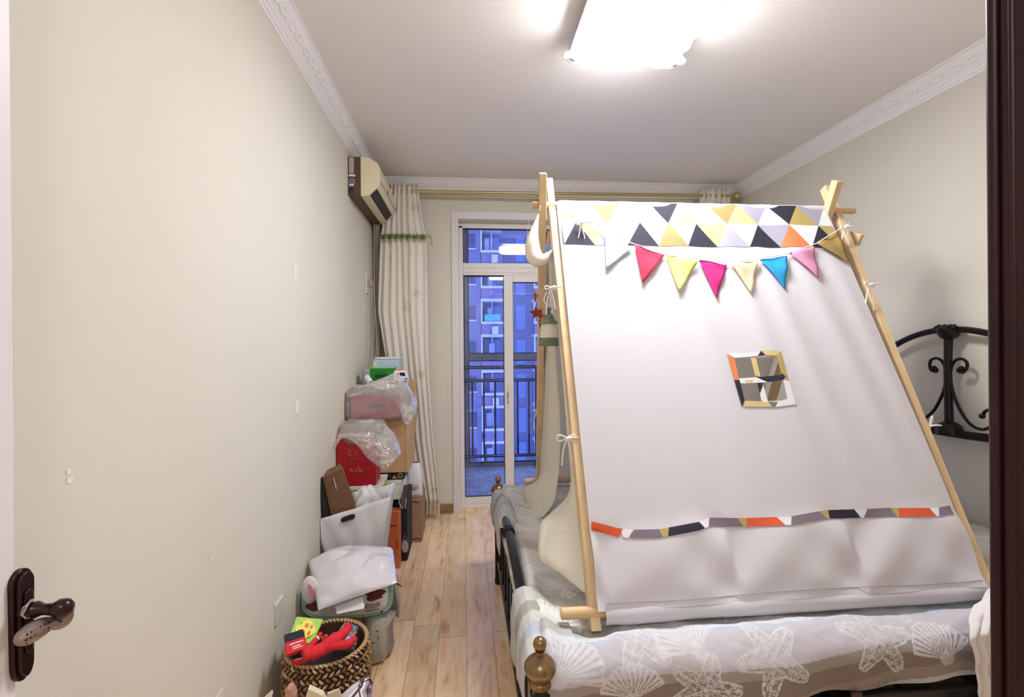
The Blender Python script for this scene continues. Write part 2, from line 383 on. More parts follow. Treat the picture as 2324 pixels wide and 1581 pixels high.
# ================================================================ BALCONY AND OUTSIDE
mt = bpy.data.materials.new('balcony_tiles'); mt.use_nodes = True; b = mt.node_tree.nodes['Principled BSDF']
tc = N(mt, 'ShaderNodeTexCoord'); br = N(mt, 'ShaderNodeTexBrick'); L(mt, tc.outputs['Object'], br.inputs['Vector'])
br.inputs['Scale'].default_value = 1; br.inputs['Brick Width'].default_value = .105; br.inputs['Row Height'].default_value = .055; br.inputs['Mortar Size'].default_value = .0035
br.offset = .37; br.squash = 1.6; br.squash_frequency = 3; br.offset_frequency = 2
br.inputs['Color1'].default_value = lin((150, 162, 196)); br.inputs['Color2'].default_value = lin((214, 224, 244)); br.inputs['Mortar'].default_value = lin((255, 255, 255)); br.inputs['Bias'].default_value = 0
L(mt, br.outputs[0], b.inputs['Base Color']); b.inputs['Roughness'].default_value = .4
YO = 5.3
struct(MB().box(-.12, 2.3, YB+.181, YO+.08, -.12, -.005).build('balcony_floor', mt, org=(0, 0, 0)))
M_ow = mat('balcony_wall', (200, 200, 205), .8)
struct(MB().box(-.15, -.031, YB+.181, YO+.08, -.005, 2.7).build('balcony_wall_left', M_ow))
struct(MB().box(2.2, 2.3, YB+.181, YO+.08, -.005, 2.7).build('balcony_wall_right', M_ow))
struct(MB().box(-.15, 2.3, YB+.181, YO+.08, 2.7, 2.8).build('balcony_ceiling', M_ow))
M_alu = mat('grey_window_frame', (150, 148, 152), .4)
wf = MB().box(-.03, .05, YO, YO+.05, -.005, 2.7).box(.05, 2.2, YO, YO+.05, 1.155, 1.235).box(.05, 2.2, YO, YO+.05, -.005, .045).box(.05, 2.2, YO, YO+.05, 2.62, 2.7)
wf.box(2.15, 2.2, YO, YO+.05, 0, 2.7)
for x in (1.02,): wf.box(x, x+.06, YO, YO+.05, .045, 2.62)
win = struct(wf.build('window_1', M_alu, bevel=.003))
MB().box(.05, 2.15, YO+.022, YO+.027, 1.235, 2.62).build('pane', GLASS, win, smooth=False)
MB().box(.05, 2.15, YO+.022, YO+.027, .045, 1.155).build('pane', GLASS, win, smooth=False)
g = MB().box(.05, 2.15, YO-.004, YO+.004, 1.232, 1.240).box(.05, 2.15, YO-.004, YO+.004, 1.148, 1.156).box(.05, 2.15, YO-.004, YO+.004, .042, .052).box(.048, .056, YO-.004, YO+.004, 1.235, 2.62).box(.048, .056, YO-.004, YO+.004, .045, 1.155)
g.build('gasket', M_gasket, win, smooth=False)
M_rail = mat('stainless_rail', (96, 92, 112), .22, metal=.9)
YR = 5.2
rt = thing('balcony_railing', 'dark steel railing with round bars in front of the balcony glass', 'railing', (1.08, YR, 0))
for z in (1.085, .945): MB().tube([(-.03, YR, z), (2.2, YR, z)], .018, 12).build('top_rail', M_rail, rt)
MB().tube([(-.03, YR, .135), (2.2, YR, .135)], .017, 12).build('bottom_rail', M_rail, rt)
x = .085; k = 0
while x < 2.15:
    MB().tube([(x, YR, .135), (x, YR, .945)], .010, 8).build('bar', M_rail, rt); x += .122
MB().box(.755, .785, YR-.015, YR+.015, 0, 1.085).build('post', M_rail, rt)
MB().box(1.72, 1.75, YR-.015, YR+.015, 0, 1.085).build('post', M_rail, rt)
# apartment block across the street
M_fac = mat('facade_paint', (104, 104, 132), .9, var=.12, vscale=.3)
M_ledge = mat('balcony_ledge', (190, 186, 200), .8)
M_par = mat('parapet_panel', (122, 106, 134), .9)
M_dk = mat('dark_window', (36, 44, 84), .3)
M_win = mat('curtained_window', (100, 118, 160), .6)
M_cyan = mat('turquoise_panel', (80, 170, 190), .6)
BY = 40.
bl = thing('apartment_building', 'pale apartment tower with stacked balconies seen through the balcony door', 'building', (6, BY+4, -16))
def bx(px, Y=BY): return at(px, 777, Y=Y).x
w_ = MB().box(bx(1030), bx(1092), BY, BY+10, -16, 26).box(bx(1092), bx(1290), BY+1.6, BY+10, -16, 26)
w_.build('wall', M_fac, bl, smooth=False)
fl = 2.94; z0 = at(1110, 842, Y=BY).z
cols = [(1092, 1142), (1176, 1200), (1212, 1262)]
for k in range(-4, 7):
    zb_ = z0+k*fl                                   # slab: lower ledge
    if zb_ < -15: continue
    for (a, b2) in cols[:1]+cols[2:]:
        if k < -3 and a > 1100: continue
        x0, x1 = bx(a), bx(b2)
        m = MB().box(x0, x1, BY-.1, BY+1.6, zb_-.12, zb_+.1).box(x0, x1, BY-.15, BY+.1, zb_+.95, zb_+1.15)
        bo = m.build('balcony', M_ledge, bl, smooth=False)
        MB().box(x0+.05, x1-.05, BY-.05, BY, zb_+.1, zb_+.95).build('parapet', M_par, bo, smooth=False)
        MB().box(x0, x0+.12, BY-.05, BY+.05, zb_+1.15, zb_+2.82).build('post', M_ledge, bo, smooth=False)
        MB().box((x0+x1)/2, (x0+x1)/2+.1, BY+.9, BY+1., zb_+1.15, zb_+2.82).build('post', M_ledge, bo, smooth=False)
        MB().box(x0+.3, x1-.2, BY+1.5, BY+1.6, zb_+.2, zb_+2.6).build('balcony_door', M_win, bo, smooth=False)
        rr = random.Random(k*7+a)
        cx = lerp(x0, x1, rr.uniform(.2, .5)); MB().box(cx, cx+rr.uniform(.3, .6), BY+.8, BY+.9, zb_+1.2, zb_+2.3).build('laundry', mat('laundry_pale', (160, 166, 190), .9), bo, smooth=False)
        if k == 1 and a < 1100: MB().box(x0+.3, x1-.2, BY+.05, BY+.12, zb_+1.2, zb_+1.75).build('turquoise_screen', M_cyan, bo, smooth=False)
        if k % 2: MB().box(x0+.9, x0+1.4, BY-.35, BY-.05, zb_+.1, zb_+.75).build('outdoor_unit', M_ledge, bo, smooth=False)
    xw = bx(1065); m = MB().box(xw, bx(1080), BY-.06, BY+.1, zb_+1.3, zb_+2.5)
    wo = m.build('window', M_dk, bl, smooth=False)
    MB().box(xw-.05, bx(1080)+.05, BY-.12, BY+.0, zb_+1.2, zb_+1.3).build('sill', M_ledge, wo, smooth=False)
    MB().box(bx(1176), bx(1198), BY+1.5, BY+1.62, zb_+.5, zb_+2.6).build('window', M_win, bl, smooth=False)
# ================================================================ CEILING LAMP
lx, ly = .695, 1.82
lamp = thing('ceiling_lamp', 'bright square ceiling lamp with scalloped glass shade and frosted corner plates', 'lamp', (lx, ly, H-.1))
M_em = mat('lit_glass', (255, 255, 255), .4, emit=LAMP_STRENGTH)
def scallop(w, d, n):
    pts = []
    for side in range(4):
        for i in range(n):
            f = (i+.5)/n-.5
            for q in range(5):
                ff = (i+q/5)/n-.5; bulge = .022*abs(math.sin(PI*q/5))**.6
                ex = {0: (ff*w, -d/2-bulge), 1: (w/2+bulge, ff*d), 2: (-ff*w, d/2+bulge), 3: (-w/2-bulge, -ff*d)}[side]
                pts.append(ex)
    return pts
sh = MB(); P0 = scallop(.40, .36, 4); n = len(P0)
layers = [(.96, H-.062), (1.0, H-.072), (1.01, H-.095), (.97, H-.115), (.85, H-.127), (.5, H-.134)]
vs = [V(lx+p[0]*s_, ly+p[1]*s_, z) for s_, z in layers for p in P0]
fs = [(i*n+j, i*n+(j+1) % n, (i+1)*n+(j+1) % n, (i+1)*n+j) for i in range(len(layers)-1) for j in range(n)]+[tuple(range(n)), tuple((len(layers)-1)*n+j for j in range(n))[::-1]]
M_side = mat('lit_glass_side', (255, 255, 255), .4, emit=SIDE_STRENGTH)
sh.add(vs[:4*n], [f for f in fs[:3*n]]+[tuple(range(n))]).build('lamp_shade', M_side, lamp, ang=60)
MB().add(vs[3*n:], [tuple(i-3*n for i in f) for f in fs[3*n:5*n]]+[tuple(2*n+j for j in range(n))[::-1]]).build('diffuser', M_em, lamp, ang=60)
M_frost = mat('frosted_glass', (236, 234, 228), .25, bump=.8, bscale=160)
for (sx_, sy_) in ((-1, -1), (1, -1), (-1, 1), (1, 1)):
    m = MB(); pts = []
    for i in range(20):
        an = 2*PI*i/20; r = .052*(1+.14*math.cos(4*an)); pts.append((lx+sx_*.215+r*math.cos(an), ly+sy_*.195+r*math.sin(an)))
    m.prism(pts, lambda p: V(p[0], p[1], H-.085), lambda p: V(p[0], p[1], H-.075))
    m.build('corner_plate', M_frost, lamp, bevel=.003)
    MB().lathe([(.008, 0), (.009, .004), (.004, .009), (.001, .01)], (lx+sx_*.225, ly+sy_*.205, H-.093), 14).build('chrome_screw', mat('chrome', (210, 210, 212), .1, metal=1), lamp)
MB().box(lx-.245, lx+.245, ly-.225, ly+.225, H-.064, H-.058).box(lx-.19, lx+.19, ly-.17, ly+.17, H-.058, H).build('base_plate', mat('lamp_metal', (205, 200, 200), .3, metal=.6), lamp, bevel=.004)
# unseen fill lamp added behind the camera to brighten the room
hlm = thing('hallway_fill_lamp', 'added fill lamp, unseen behind the camera, shaped like a round ceiling lamp', 'lamp', (-.1, -.85, H-.08))
MB().lathe([(.14, 0), (.15, -.03), (.12, -.06), (.03, -.075), (.001, -.076)], (-.1, -.85, H-.002), 24).build('lamp_shade', mat('hall_fill_glow', (255, 255, 255), .4, emit=HALL_FILL_STRENGTH), hlm)
# ================================================================ BED
M_iron = mat('black_iron', (26, 22, 24), .28, metal=.5, spec=.6)
M_brass = mat('aged_brass', (150, 122, 88), .3, metal=.85, var=.35, vscale=30)
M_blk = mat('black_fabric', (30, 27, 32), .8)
BX0, BX1, BY0, BY1 = .185, 2.24, 1.213, 2.72
bed = thing('metal_bed', 'black wrought iron double bed with brass-capped posts and arched scroll headboard', 'bed', (1.2, 1.97, 0))
for y in (BY0, BY1):
    p = MB().lathe([(.022, 0), (.024, .02), (.021, .03), (.021, .45), (.026, .455), (.026, .465), (.020, .47), (.0205, .49)], (BX0, y, 0), 18).build('footboard_post', M_iron, bed)
    fz = .605 if y == BY0 else .600
    MB().lathe([(.023, -.125), (.028, -.12), (.028, -.113), (.024, -.108), (.026, -.1), (.036, -.09), (.041, -.078), (.040, -.068), (.031, -.056), (.020, -.047), (.011, -.042), (.009, -.036), (.013, -.032)], (BX0, y, fz), 22).ball((BX0, y, fz-.017), .0175, 12).build('finial', M_brass, p)
    MB().lathe([(.022, 0), (.021, 1.0), (.03, 1.02), (.02, 1.06), (.001, 1.07)], (BX1, y, 0), 16).build('headboard_post', M_iron, bed)
def arch(y): return .50+.07*math.sin(PI*max(0, min(1, (y-BY0)/(BY1-BY0))))
ys = lin_s(BY0, BY1, 24)
MB().tube([(BX0-.005, y, arch(y)-.012) for y in ys], .0185, 12).build('footboard_top_rail', M_iron, bed)
for y in (2.02,):
    MB().lathe([(.019, -.02), (.026, -.012), (.022, 0), (.026, .012), (.019, .02)], (BX0-.005, y, arch(y)-.012), 14, axis='Y').build('rail_collar', M_iron, bed)
for z in (.13, .40):
    MB().tube([(BX0, BY0, z), (BX0, BY1, z)], .012, 8).build('footboard_rail', M_iron, bed)
for i in range(9):
    y = BY0+.15+i*.151; MB().tube([(BX0, y, .13), (BX0, y, arch(y)-.02)], .006, 8).build('spindle', M_iron, bed)
hb = thing  # headboard parts
zc_ = .925
MB().tube([(BX1, BY0, zc_)]+[(BX1, y, zc_+.012*math.sin((y-1.2)*5)) for y in lin_s(BY0, BY1, 20)], .019, 10).build('headboard_rail', M_iron, bed)
MB().tube([(BX1, 2.03+.53*math.cos(a), .93+.465*max(0, math.sin(a))) for a in lin_s(0, PI, 40)], .0145, 10).build('headboard_arch', M_iron, bed)
MB().tube([(BX1, 2.04, .92), (BX1, 2.045, 1.2), (BX1, 2.04, 1.39)], [.018, .016, .018], 12).build('headboard_center_bar', M_iron, bed)
def hp(px, py): return at(px, py, X=BX1)
bs2 = MB().lathe([(.012, -.05), (.03, -.04), (.04, -.025), (.046, -.008), (.046, .006), (.03, .012)], (BX1, 2.04, 1.395), 16)
for i in range(7): bs2.ball((BX1-.02, 2.04+(i-3)*.013, 1.402+.006*(i % 2)), .011, 6)
bs2.ball((BX1-.012, 2.075, 1.405), .013, 8).ball((BX1-.012, 2.005, 1.405), .013, 8)
bs2.build('rosette', M_iron, bed)
MB().lathe([(.05, -.022), (.052, 0), (.045, .02), (.028, .034), (.012, .04)], (BX1, 2.04, .93), 18).build('base_boss', M_iron, bed)
sc_r = [(2182,836),(2175,838),(2176,843),(2186,844),(2194,835),(2194,822),(2182,814),(2168,818),(2159,832),(2157,855),(2161,882),(2172,915),(2190,948),(2210,968),(2232,974),(2252,965),(2262,952),(2260,938),(2248,930),(2236,933),(2232,941),(2229,944)]
sc_l = [(2120,835),(2126,838),(2124,843),(2114,840),(2110,830),(2112,818),(2122,813),(2134,816),(2144,830),(2147,855),(2143,882),(2134,905),(2120,930),(2104,945),(2086,958),(2070,955),(2060,940),(2066,925),(2076,926)]
for s_ in (sc_r, sc_l):
    pts = [hp(*p) for p in s_]; n_ = len(pts)
    m = MB().tube(smooth_pts(pts), .0068, 8); m.ball(pts[0], .012, 8).ball(pts[-1], .012, 8)
    m.build('scroll', M_iron, bed)
for y in (BY0, BY1):
    MB().box(BX0+.01, BX1-.02, y-.012, y+.012, .30, .395).build('side_rail', M_iron, bed, bevel=.003)
MB().box(1.02, 1.05, BY0-.018, BY0-.012, .27, .41).build('rail_bracket', mat('bracket_grey', (70, 60, 66), .4, metal=.5), bed)
sl = MB()
for i in range(9): sl.box(BX0+.12+i*.22, BX0+.2+i*.22, BY0, BY1, .385, .40)
sl.build('slats', M_iron, bed)
tagm = MB().box(BX0+.03, BX1-.03, BY0+.01, BY1-.01, .395, .505).build('mattress', mat('mattress_ticking', (196, 176, 158), .8), bevel=.03)
tag(tagm, 'thin beige mattress under the seashell bedspread, its edge above the black side rail', 'mattress')
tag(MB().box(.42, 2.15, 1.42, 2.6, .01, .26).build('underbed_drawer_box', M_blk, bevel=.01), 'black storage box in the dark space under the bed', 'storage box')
# bedspread with printed shells and starfish (colour print per vertex, with brightening painted in under the tent)
random.seed(3)
NX, NY = 560, 620
Xs = np.linspace(.165, 2.225, NX); Ss = np.linspace(0, 1, NY)
TOPZ = .535; YN, YFAR = 1.205, 2.80
drop = .135
Ltop = YFAR-YN; tot = Ltop+drop+.12
GX, GS = np.meshgrid(Xs, Ss)
arc = GS*tot               # 0 = near hem, going up, over, to the far hem
R_ = .065
def prof(a):
    # near side: vertical hem of length drop, quarter round, flat top, quarter round, far hem
    y = np.empty_like(a); z = np.empty_like(a)
    q = R_*PI/2
    d1 = drop-R_
    m = a < d1; y[m] = YN; z[m] = TOPZ-drop+a[m]
    m = (a >= d1) & (a < d1+q); t = (a[m]-d1)/R_; y[m] = YN+R_*(1-np.cos(t)); z[m] = TOPZ-R_+R_*np.sin(t)
    e = d1+q; Lf = YFAR-YN-2*R_
    m = (a >= e) & (a < e+Lf); y[m] = YN+R_+(a[m]-e); z[m] = TOPZ
    m = (a >= e+Lf) & (a < e+Lf+q); t = (a[m]-e-Lf)/R_; y[m] = YFAR-R_+R_*np.sin(t); z[m] = TOPZ-R_+R_*np.cos(t)
    m = a >= e+Lf+q; y[m] = YFAR; z[m] = TOPZ-R_-(a[m]-e-Lf-q)
    return y, z
PY, PZ = prof(arc)
d1 = drop-R_; flatm = np.clip((arc-d1)/(R_*1.5), 0, 1)*np.clip((tot-.05-arc)/.1, 0, 1)
# puffiness
def nz(x, y, sx, sy, ph):
    return np.sin(x*sx+ph+1.3*np.sin(y*sy*.7+ph))*np.sin(y*sy+1.7*ph+.9*np.sin(x*sx*.5))
puff = .007*nz(GX, arc, 7, 9, .4)+.004*nz(GX, arc, 17, 23, 2.1)+.0022*nz(GX, arc, 41, 55, 4.4)+.0012*nz(GX, arc, 90, 120, 1.4)
# foot end: rolls up a little over the rail, then drapes down
footd = np.clip((.235-GX)/.06, 0, 1)
PZ2 = PZ+puff*flatm
lift = .03*np.exp(-((GX-.215)/.035)**2)*(.35+.65*np.clip(np.cos((arc-.2)*1.9), 0, 1))
PZ2 = PZ2+lift*flatm
PZ2 = PZ2-(footd**2)*.06*flatm
PX = GX+.0*footd
PY = PY-np.where(arc < d1+.05, .012*np.sin(GX*9+.8)+.006*np.sin(GX*31), 0)*(1-np.clip(arc/(d1+.05), 0, 1))*1.0-(1-flatm)*.0
hem = np.where(arc < d1, .012*np.sin(GX*4.2+.3)+.006*np.sin(GX*15), 0)*(1-np.clip(arc/d1, 0, 1))
PZ2 = PZ2+hem+.02*(GX-.2)*(1-np.clip(arc/(d1+.03), 0, 1))
# dents under tent bars and legs
for (lx_, ly_) in ((.372, 1.37), (1.646, 1.37)):
    PZ2 -= .03*np.exp(-(((PX-lx_)/.05)**2+((PY-ly_)/.05)**2))
PZ2 -= .012*np.exp(-((PY-1.37)/.05)**2)*((PX > .3) & (PX < 1.68))
PZ2 += .012*np.exp(-((PY-1.29)/.04)**2)*np.clip((PX-.38)/.03, 0, 1)*(PX < 1.7)
# far foot corner rides up over the rail as in the photo
PZ2 += .045*np.exp(-(((PX-.26)/.10)**2+((PY-2.52)/.16)**2))
verts = np.stack([PX, PY, PZ2], -1).reshape(-1, 3)
# print, plus lightening that offsets the tent's shade
U = GX; Wd = arc+.035*np.sin(GX*2.2+.6)+.008*np.sin(GX*9)
stripes = [(0, (168, 152, 140)), (.035, (150, 132, 124)), (.085, (176, 164, 158)), (.115, (214, 206, 210)), (.205, (208, 212, 222)), (.228, (232, 236, 240)), (.262, (206, 206, 200)), (.30, (182, 184, 176)), (.36, (206, 208, 202))]
per = .40
cols_ = np.zeros((NY, NX, 3)); wm = np.mod(Wd, per)
for i, (s0, c) in enumerate(stripes):
    s1 = stripes[i+1][0] if i+1 < len(stripes) else per
    m = (wm >= s0) & (wm < s1)
    cols_[m] = np.array(lin(c)[:3])
if True:
    m = Wd > .33
    shade_lift = np.array(lin((206, 206, 198))[:3]); cols_[m] = cols_[m]*.5+shade_lift*.62  # pale wash brightens by colour the part that the tent shades
WH = np.array(lin((238, 234, 234))[:3])
def paint(mask, a=.85): cols_[mask] = cols_[mask]*(1-a)+WH*a
def shell(cx, cw, r, ang, n=13, spread=68):
    dx = U-cx; dy = arc-cw
    rr = np.hypot(dx, dy); th = np.degrees(np.arctan2(dy, dx))-ang; th = (th+180) % 360-180
    edge = r*(1-.10*(th/spread)**2+.030*np.abs(np.cos(np.radians(th*90/(spread)*n/2))))
    ins = (np.abs(th) < spread) & (rr < edge)
    rib = np.mod((th+spread)/(2*spread)*n, 1)
    paint(ins & (rib > .38)); paint(ins & (rr > edge-.0045), .95); paint((np.abs(np.abs(th)-spread) < 1.5) & (rr < edge) & (rr > .02), .9)
    paint((rr < .022), .5)
def star(cx, cw, r, ang):
    dx = U-cx; dy = arc-cw; rr = np.hypot(dx, dy); th = np.degrees(np.arctan2(dy, dx))-ang
    k = np.mod(th, 72)-36; w = np.abs(rr*np.sin(np.radians(36-np.abs(k))*1.0)); al = rr*np.cos(np.radians(36-np.abs(k)))
    k2 = np.radians(36-np.abs(k)); w = rr*np.sin(k2); al = rr*np.cos(k2)
    lim = .026*(1-al/r)**.55*np.where(al < r, 1, 0)+.004 if False else None
    lim = np.where(al < r, .006+.024*np.sqrt(np.clip(1-(al/r)**1.6, 0, 1)), 0)
    ins = w < lim
    paint(ins & (w > lim-.0042), .95)
    sp = np.sin(U*520+3*np.sin(arc*410))*np.sin(arc*560+2*np.sin(U*300))
    paint(ins & (w <= lim-.0042) & (sp > .1), .75); paint(ins & (w < .0022), .6)
for (px, py, r, ang) in ((1262, 1478, .135, 30), (1470, 1581, .10, 80)): pass
def uw(px, py, Z=None, Y=None):
    p = at(px, py, Z=Z) if Z else at(px, py, Y=Y)
    if Z: return p.x, d1+R_*PI/2+(p.y-YN-R_)
    return p.x, p.z-(TOPZ-drop)
for (px, py, Zz, kind, r, ang) in ((1270, 1545, 0, 's', .125, 55), (1590, 1480, .525, 's', .12, 115), (1447, 1455, .53, 'o', .10, 20), (1760, 1418, .53, 's', .115, 60), (1440, 1600, 0, 's', .10, 95), (1600, 1570, 0, 'o', .10, 70),
        (1760, 1500, 0, 'o', .105, 40), (1995, 1455, .52, 'o', .105, 10), (2150, 1500, 0, 's', .105, 100), (2010, 1385, .535, 'o', .07, 60), (1245, 1420, .53, 's', .10, 60), (1185, 1290, .53, 's', .12, 50), (1215, 1190, .55, 'o', .11, 20), (1155, 1165, .56, 's', .13, 30), (1220, 1150, .56, 's', .11, 60), (1680, 1395, .53, 'o', .08, 0), (1310, 1330, .53, 'o', .1, 15)):
    c = uw(px, py, Z=Zz) if Zz else uw(px, py, Y=YN)
    (shell if kind == 's' else star)(c[0], c[1], r, ang)
rs = random.Random(5)
for i in range(5):
    for j in range(3):
        cx = .5+i*.38+rs.uniform(-.06, .06); cw = .62+j*.42+rs.uniform(-.08, .08)
        (shell if (i+j) % 2 else star)(cx, cw, .11, rs.uniform(0, 120))
me = bpy.data.meshes.new('bedspread'); org = np.array([1.2, 1.97, .4])
idx = np.arange(NX*NY).reshape(NY, NX)
q = np.stack([idx[:-1, :-1], idx[:-1, 1:], idx[1:, 1:], idx[1:, :-1]], -1).reshape(-1, 4)
me.vertices.add(NX*NY); me.vertices.foreach_set('co', (verts-org).reshape(-1))
me.loops.add(q.size); me.loops.foreach_set('vertex_index', q.reshape(-1)); me.polygons.add(len(q)); me.polygons.foreach_set('loop_start', np.arange(0, q.size, 4))
me.update(calc_edges=True); me.polygons.foreach_set('use_smooth', [True]*len(q))
cols_ = cols_*(np.array([.76, .765, .79])+np.clip((Wd-.30)/.06, 0, 1)[..., None]*np.array([.24, .235, .17]))  # near edge toned down, tent-shaded part kept lighter to make up for less light
ca = me.color_attributes.new('print', 'FLOAT_COLOR', 'POINT'); buf = np.ones((NX*NY, 4)); buf[:, :3] = cols_.reshape(-1, 3); ca.data.foreach_set('color', buf.reshape(-1))
mb_ = mat('bedspread_print', (220, 216, 214), .85, bump=.5, bscale=38)
vc = N(mb_, 'ShaderNodeVertexColor', layer_name='print'); L(mb_, vc.outputs[0], mb_.node_tree.nodes['Principled BSDF'].inputs['Base Color'])
me.materials.append(mb_)
spread = bpy.data.objects.new('bedspread', me); SC.collection.objects.link(spread); spread.location = org; WL['bedspread'] = org
tag(spread, 'pale striped bedspread printed with white seashells and starfish, covering the bed', 'bedspread')
# foot end flap of the bedspread, near corner and far corner
FM = [mat('bedspread_plain', (200, 198, 194), .85, bump=.5, bscale=38), mat('bedspread_stripe_blue', (180, 186, 198), .85, bump=.5, bscale=38), mat('bedspread_stripe_grey', (164, 162, 154), .85, bump=.5, bscale=38)]
def flap(y0, y1, xt, zb, name='foot_drape'):
    m = MB()
    def fn(u, v):
        yy2 = lerp(y0, y1, u); zt_ = arch(yy2)+.030
        px_t = [(.0, xt+.085), (.16, xt+.058), (.3, xt+.030), (.42, xt+.010), (.55, xt-.003), (.75, xt-.010), (1, xt-.004)]
        pz_t = [(.0, .535), (.16, zt_-.004), (.3, zt_+.006), (.42, zt_-.008), (.55, zt_-.04), (.75, zt_-.09), (1, zb+.03*math.sin(u*5))]
        e = math.sin(PI*min(1, max(0, u)))**.35
        x = interp(px_t, v); z = interp(pz_t, v); z = lerp(min(z, .53), z, e)
        y = yy2+(.5-u)*.05*max(0, v-.4)
        q_ = V(x, y, z)*16; return V(x+noise.noise(q_)*.006-.004*math.sin(y*30+v*4)*v, y, z+noise.noise(q_+V(5, 0, 2))*.006)
    m.grid(fn, lin_s(0, 1, 36), lin_s(0, 1, 30), mfn=lambda u, v: (0, 0, 1, 0, 2, 0, 0, 1)[int((u*1.05+.12*v)*7) % 8])
    return m.build(name, FM, spread, solid=.005, ang=0)
flap(1.235, 1.58, .155, .36); flap(2.14, 2.71, .155, .40)
# white sheet hanging at the head end of the near side
M_sheet = mat('white_cotton', (236, 228, 230), .85, bump=.35, bscale=30, trans=.15)
sh = MB(); pxL = [(2208, 1372), (2197, 1405), (2198, 1445), (2202, 1490), (2208, 1540), (2214, 1600), (2222, 1680)]
pxR = [(2276, 1332), (2262, 1375), (2240, 1425), (2238, 1475), (2246, 1525), (2256, 1585), (2262, 1680)]
pxR2 = [(2310, 1335), (2310, 1380), (2308, 1430), (2306, 1475), (2304, 1525), (2300, 1585), (2296, 1680)]
def edge(tab, v):
    k = v*(len(tab)-1); i = min(int(k), len(tab)-2); f = k-i
    return lerp(tab[i][0], tab[i+1][0], f), lerp(tab[i][1], tab[i+1][1], f)
def sheet(tabA, tabB, yy0, u, v):
    a = edge(tabA, v); b2 = edge(tabB, v); y = yy0-.05*min(1, v*3)
    p = at(a[0], a[1], Y=y).lerp(at(b2[0], b2[1], Y=y), u)
    q_ = p*14; return p+V(noise.noise(q_)*.008, -abs(math.sin(u*6+v*2))*.012*min(1, v*3)+noise.noise(q_*1.9+V(3, 3, 3))*.010, noise.noise(q_*1.3+V(1, 7, 1))*.006)
sh.grid(lambda u, v: sheet(pxL, pxR, 1.215, u, v), lin_s(0, 1, 22), lin_s(0, 1, 50))
sh.grid(lambda u, v: sheet([(x-8, y) for x, y in pxR], pxR2, 1.225, u, v), lin_s(0, 1, 18), lin_s(0, 1, 50))
def topsheet(u, w_):
    a = sheet(pxL, pxR, 1.215, 0, 0).lerp(at(2310, 1335, Y=1.225), u)
    q_ = V(a.x+w_*.24, a.y+w_*.20, max(a.z, TOPZ+.015)-.0*w_)
    t = min(1, w_*4); z = lerp(a.z, TOPZ+.030+.018*u, t); n_ = V(q_.x+.05*w_*(1-u), q_.y, 0)*12
    return V(q_.x+.06*w_*(1-u), q_.y, z+noise.noise(n_)*.012*t+.010*math.sin(w_*PI)*t)
sh.grid(topsheet, lin_s(0, 1, 26), lin_s(0, 1, 26))
tag(sh.build('white_sheet', M_sheet, solid=.004, ang=0), 'crumpled white sheet hanging over the near edge of the bed beside the dark door frame', 'sheet')
# ================================================================ TENT
M_pine = mat('pine_wood', (226, 196, 152), .5, var=.14, vscale=30, stretch=(1, 1, .12))
M_pine2 = mat('pine_dowel', (222, 186, 136), .5, var=.12, vscale=30, stretch=(.12, 1, 1))
M_canvas = mat('tent_canvas', (226, 221, 228), .85, bump=.1, bscale=220, trans=.22)
M_canvas2 = mat('tent_canvas_cream', (240, 234, 218), .85, bump=.1, bscale=220, trans=.18)
RY, RZ = 2.04, 1.94; NYy, NZ = 1.36, .55; FY, FZ = 2.70, .56
tent = thing('play_tent', 'wood-framed white canvas play tent standing on the bed, with a coloured triangle top band', 'tent', (1.0, 2.03, .53))
def leg(a, b, name='leg'):
    a = Vector(a); b = Vector(b); d = (b-a).normalized(); xx = V(1, 0, 0); yy_ = d.cross(xx).normalized(); xx = yy_.cross(d)
    m = Matrix((( xx.x, yy_.x, d.x, a.x), (xx.y, yy_.y, d.y, a.y), (xx.z, yy_.z, d.z, a.z), (0, 0, 0, 1)))
    return MB().box(-.0145, .0145, -.019, .019, 0, (b-a).length, 0, m).build(name, M_pine, tent, bevel=.002)
leg((.371, 1.372, .515), (.378, 2.112, 2.062)); leg((.412, 2.70, .53), (.328, 1.968, 2.045))
leg((1.646, 1.372, .525), (1.690, 2.115, 2.062)); leg((1.652, 2.70, .53), (1.628, 1.965, 2.045))
def rod(a, b, r, name):
    a = Vector(a); b = Vector(b)
    d = (b-a).normalized()
    return MB().tube([a, a+d*.003, b-d*.003, b], [r*.8, r, r, r*.8], 16).build(name, M_pine2, tent)
rod((.294, RY, 1.932), (1.772, RY, 1.937), .0155, 'ridge_pole')
rod(at(1272, 1392, Y=1.385), (1.69, 1.375, .552), .0165, 'base_pole'); rod((.335, 2.728, .562), (1.75, 2.728, .562), .0165, 'base_pole')
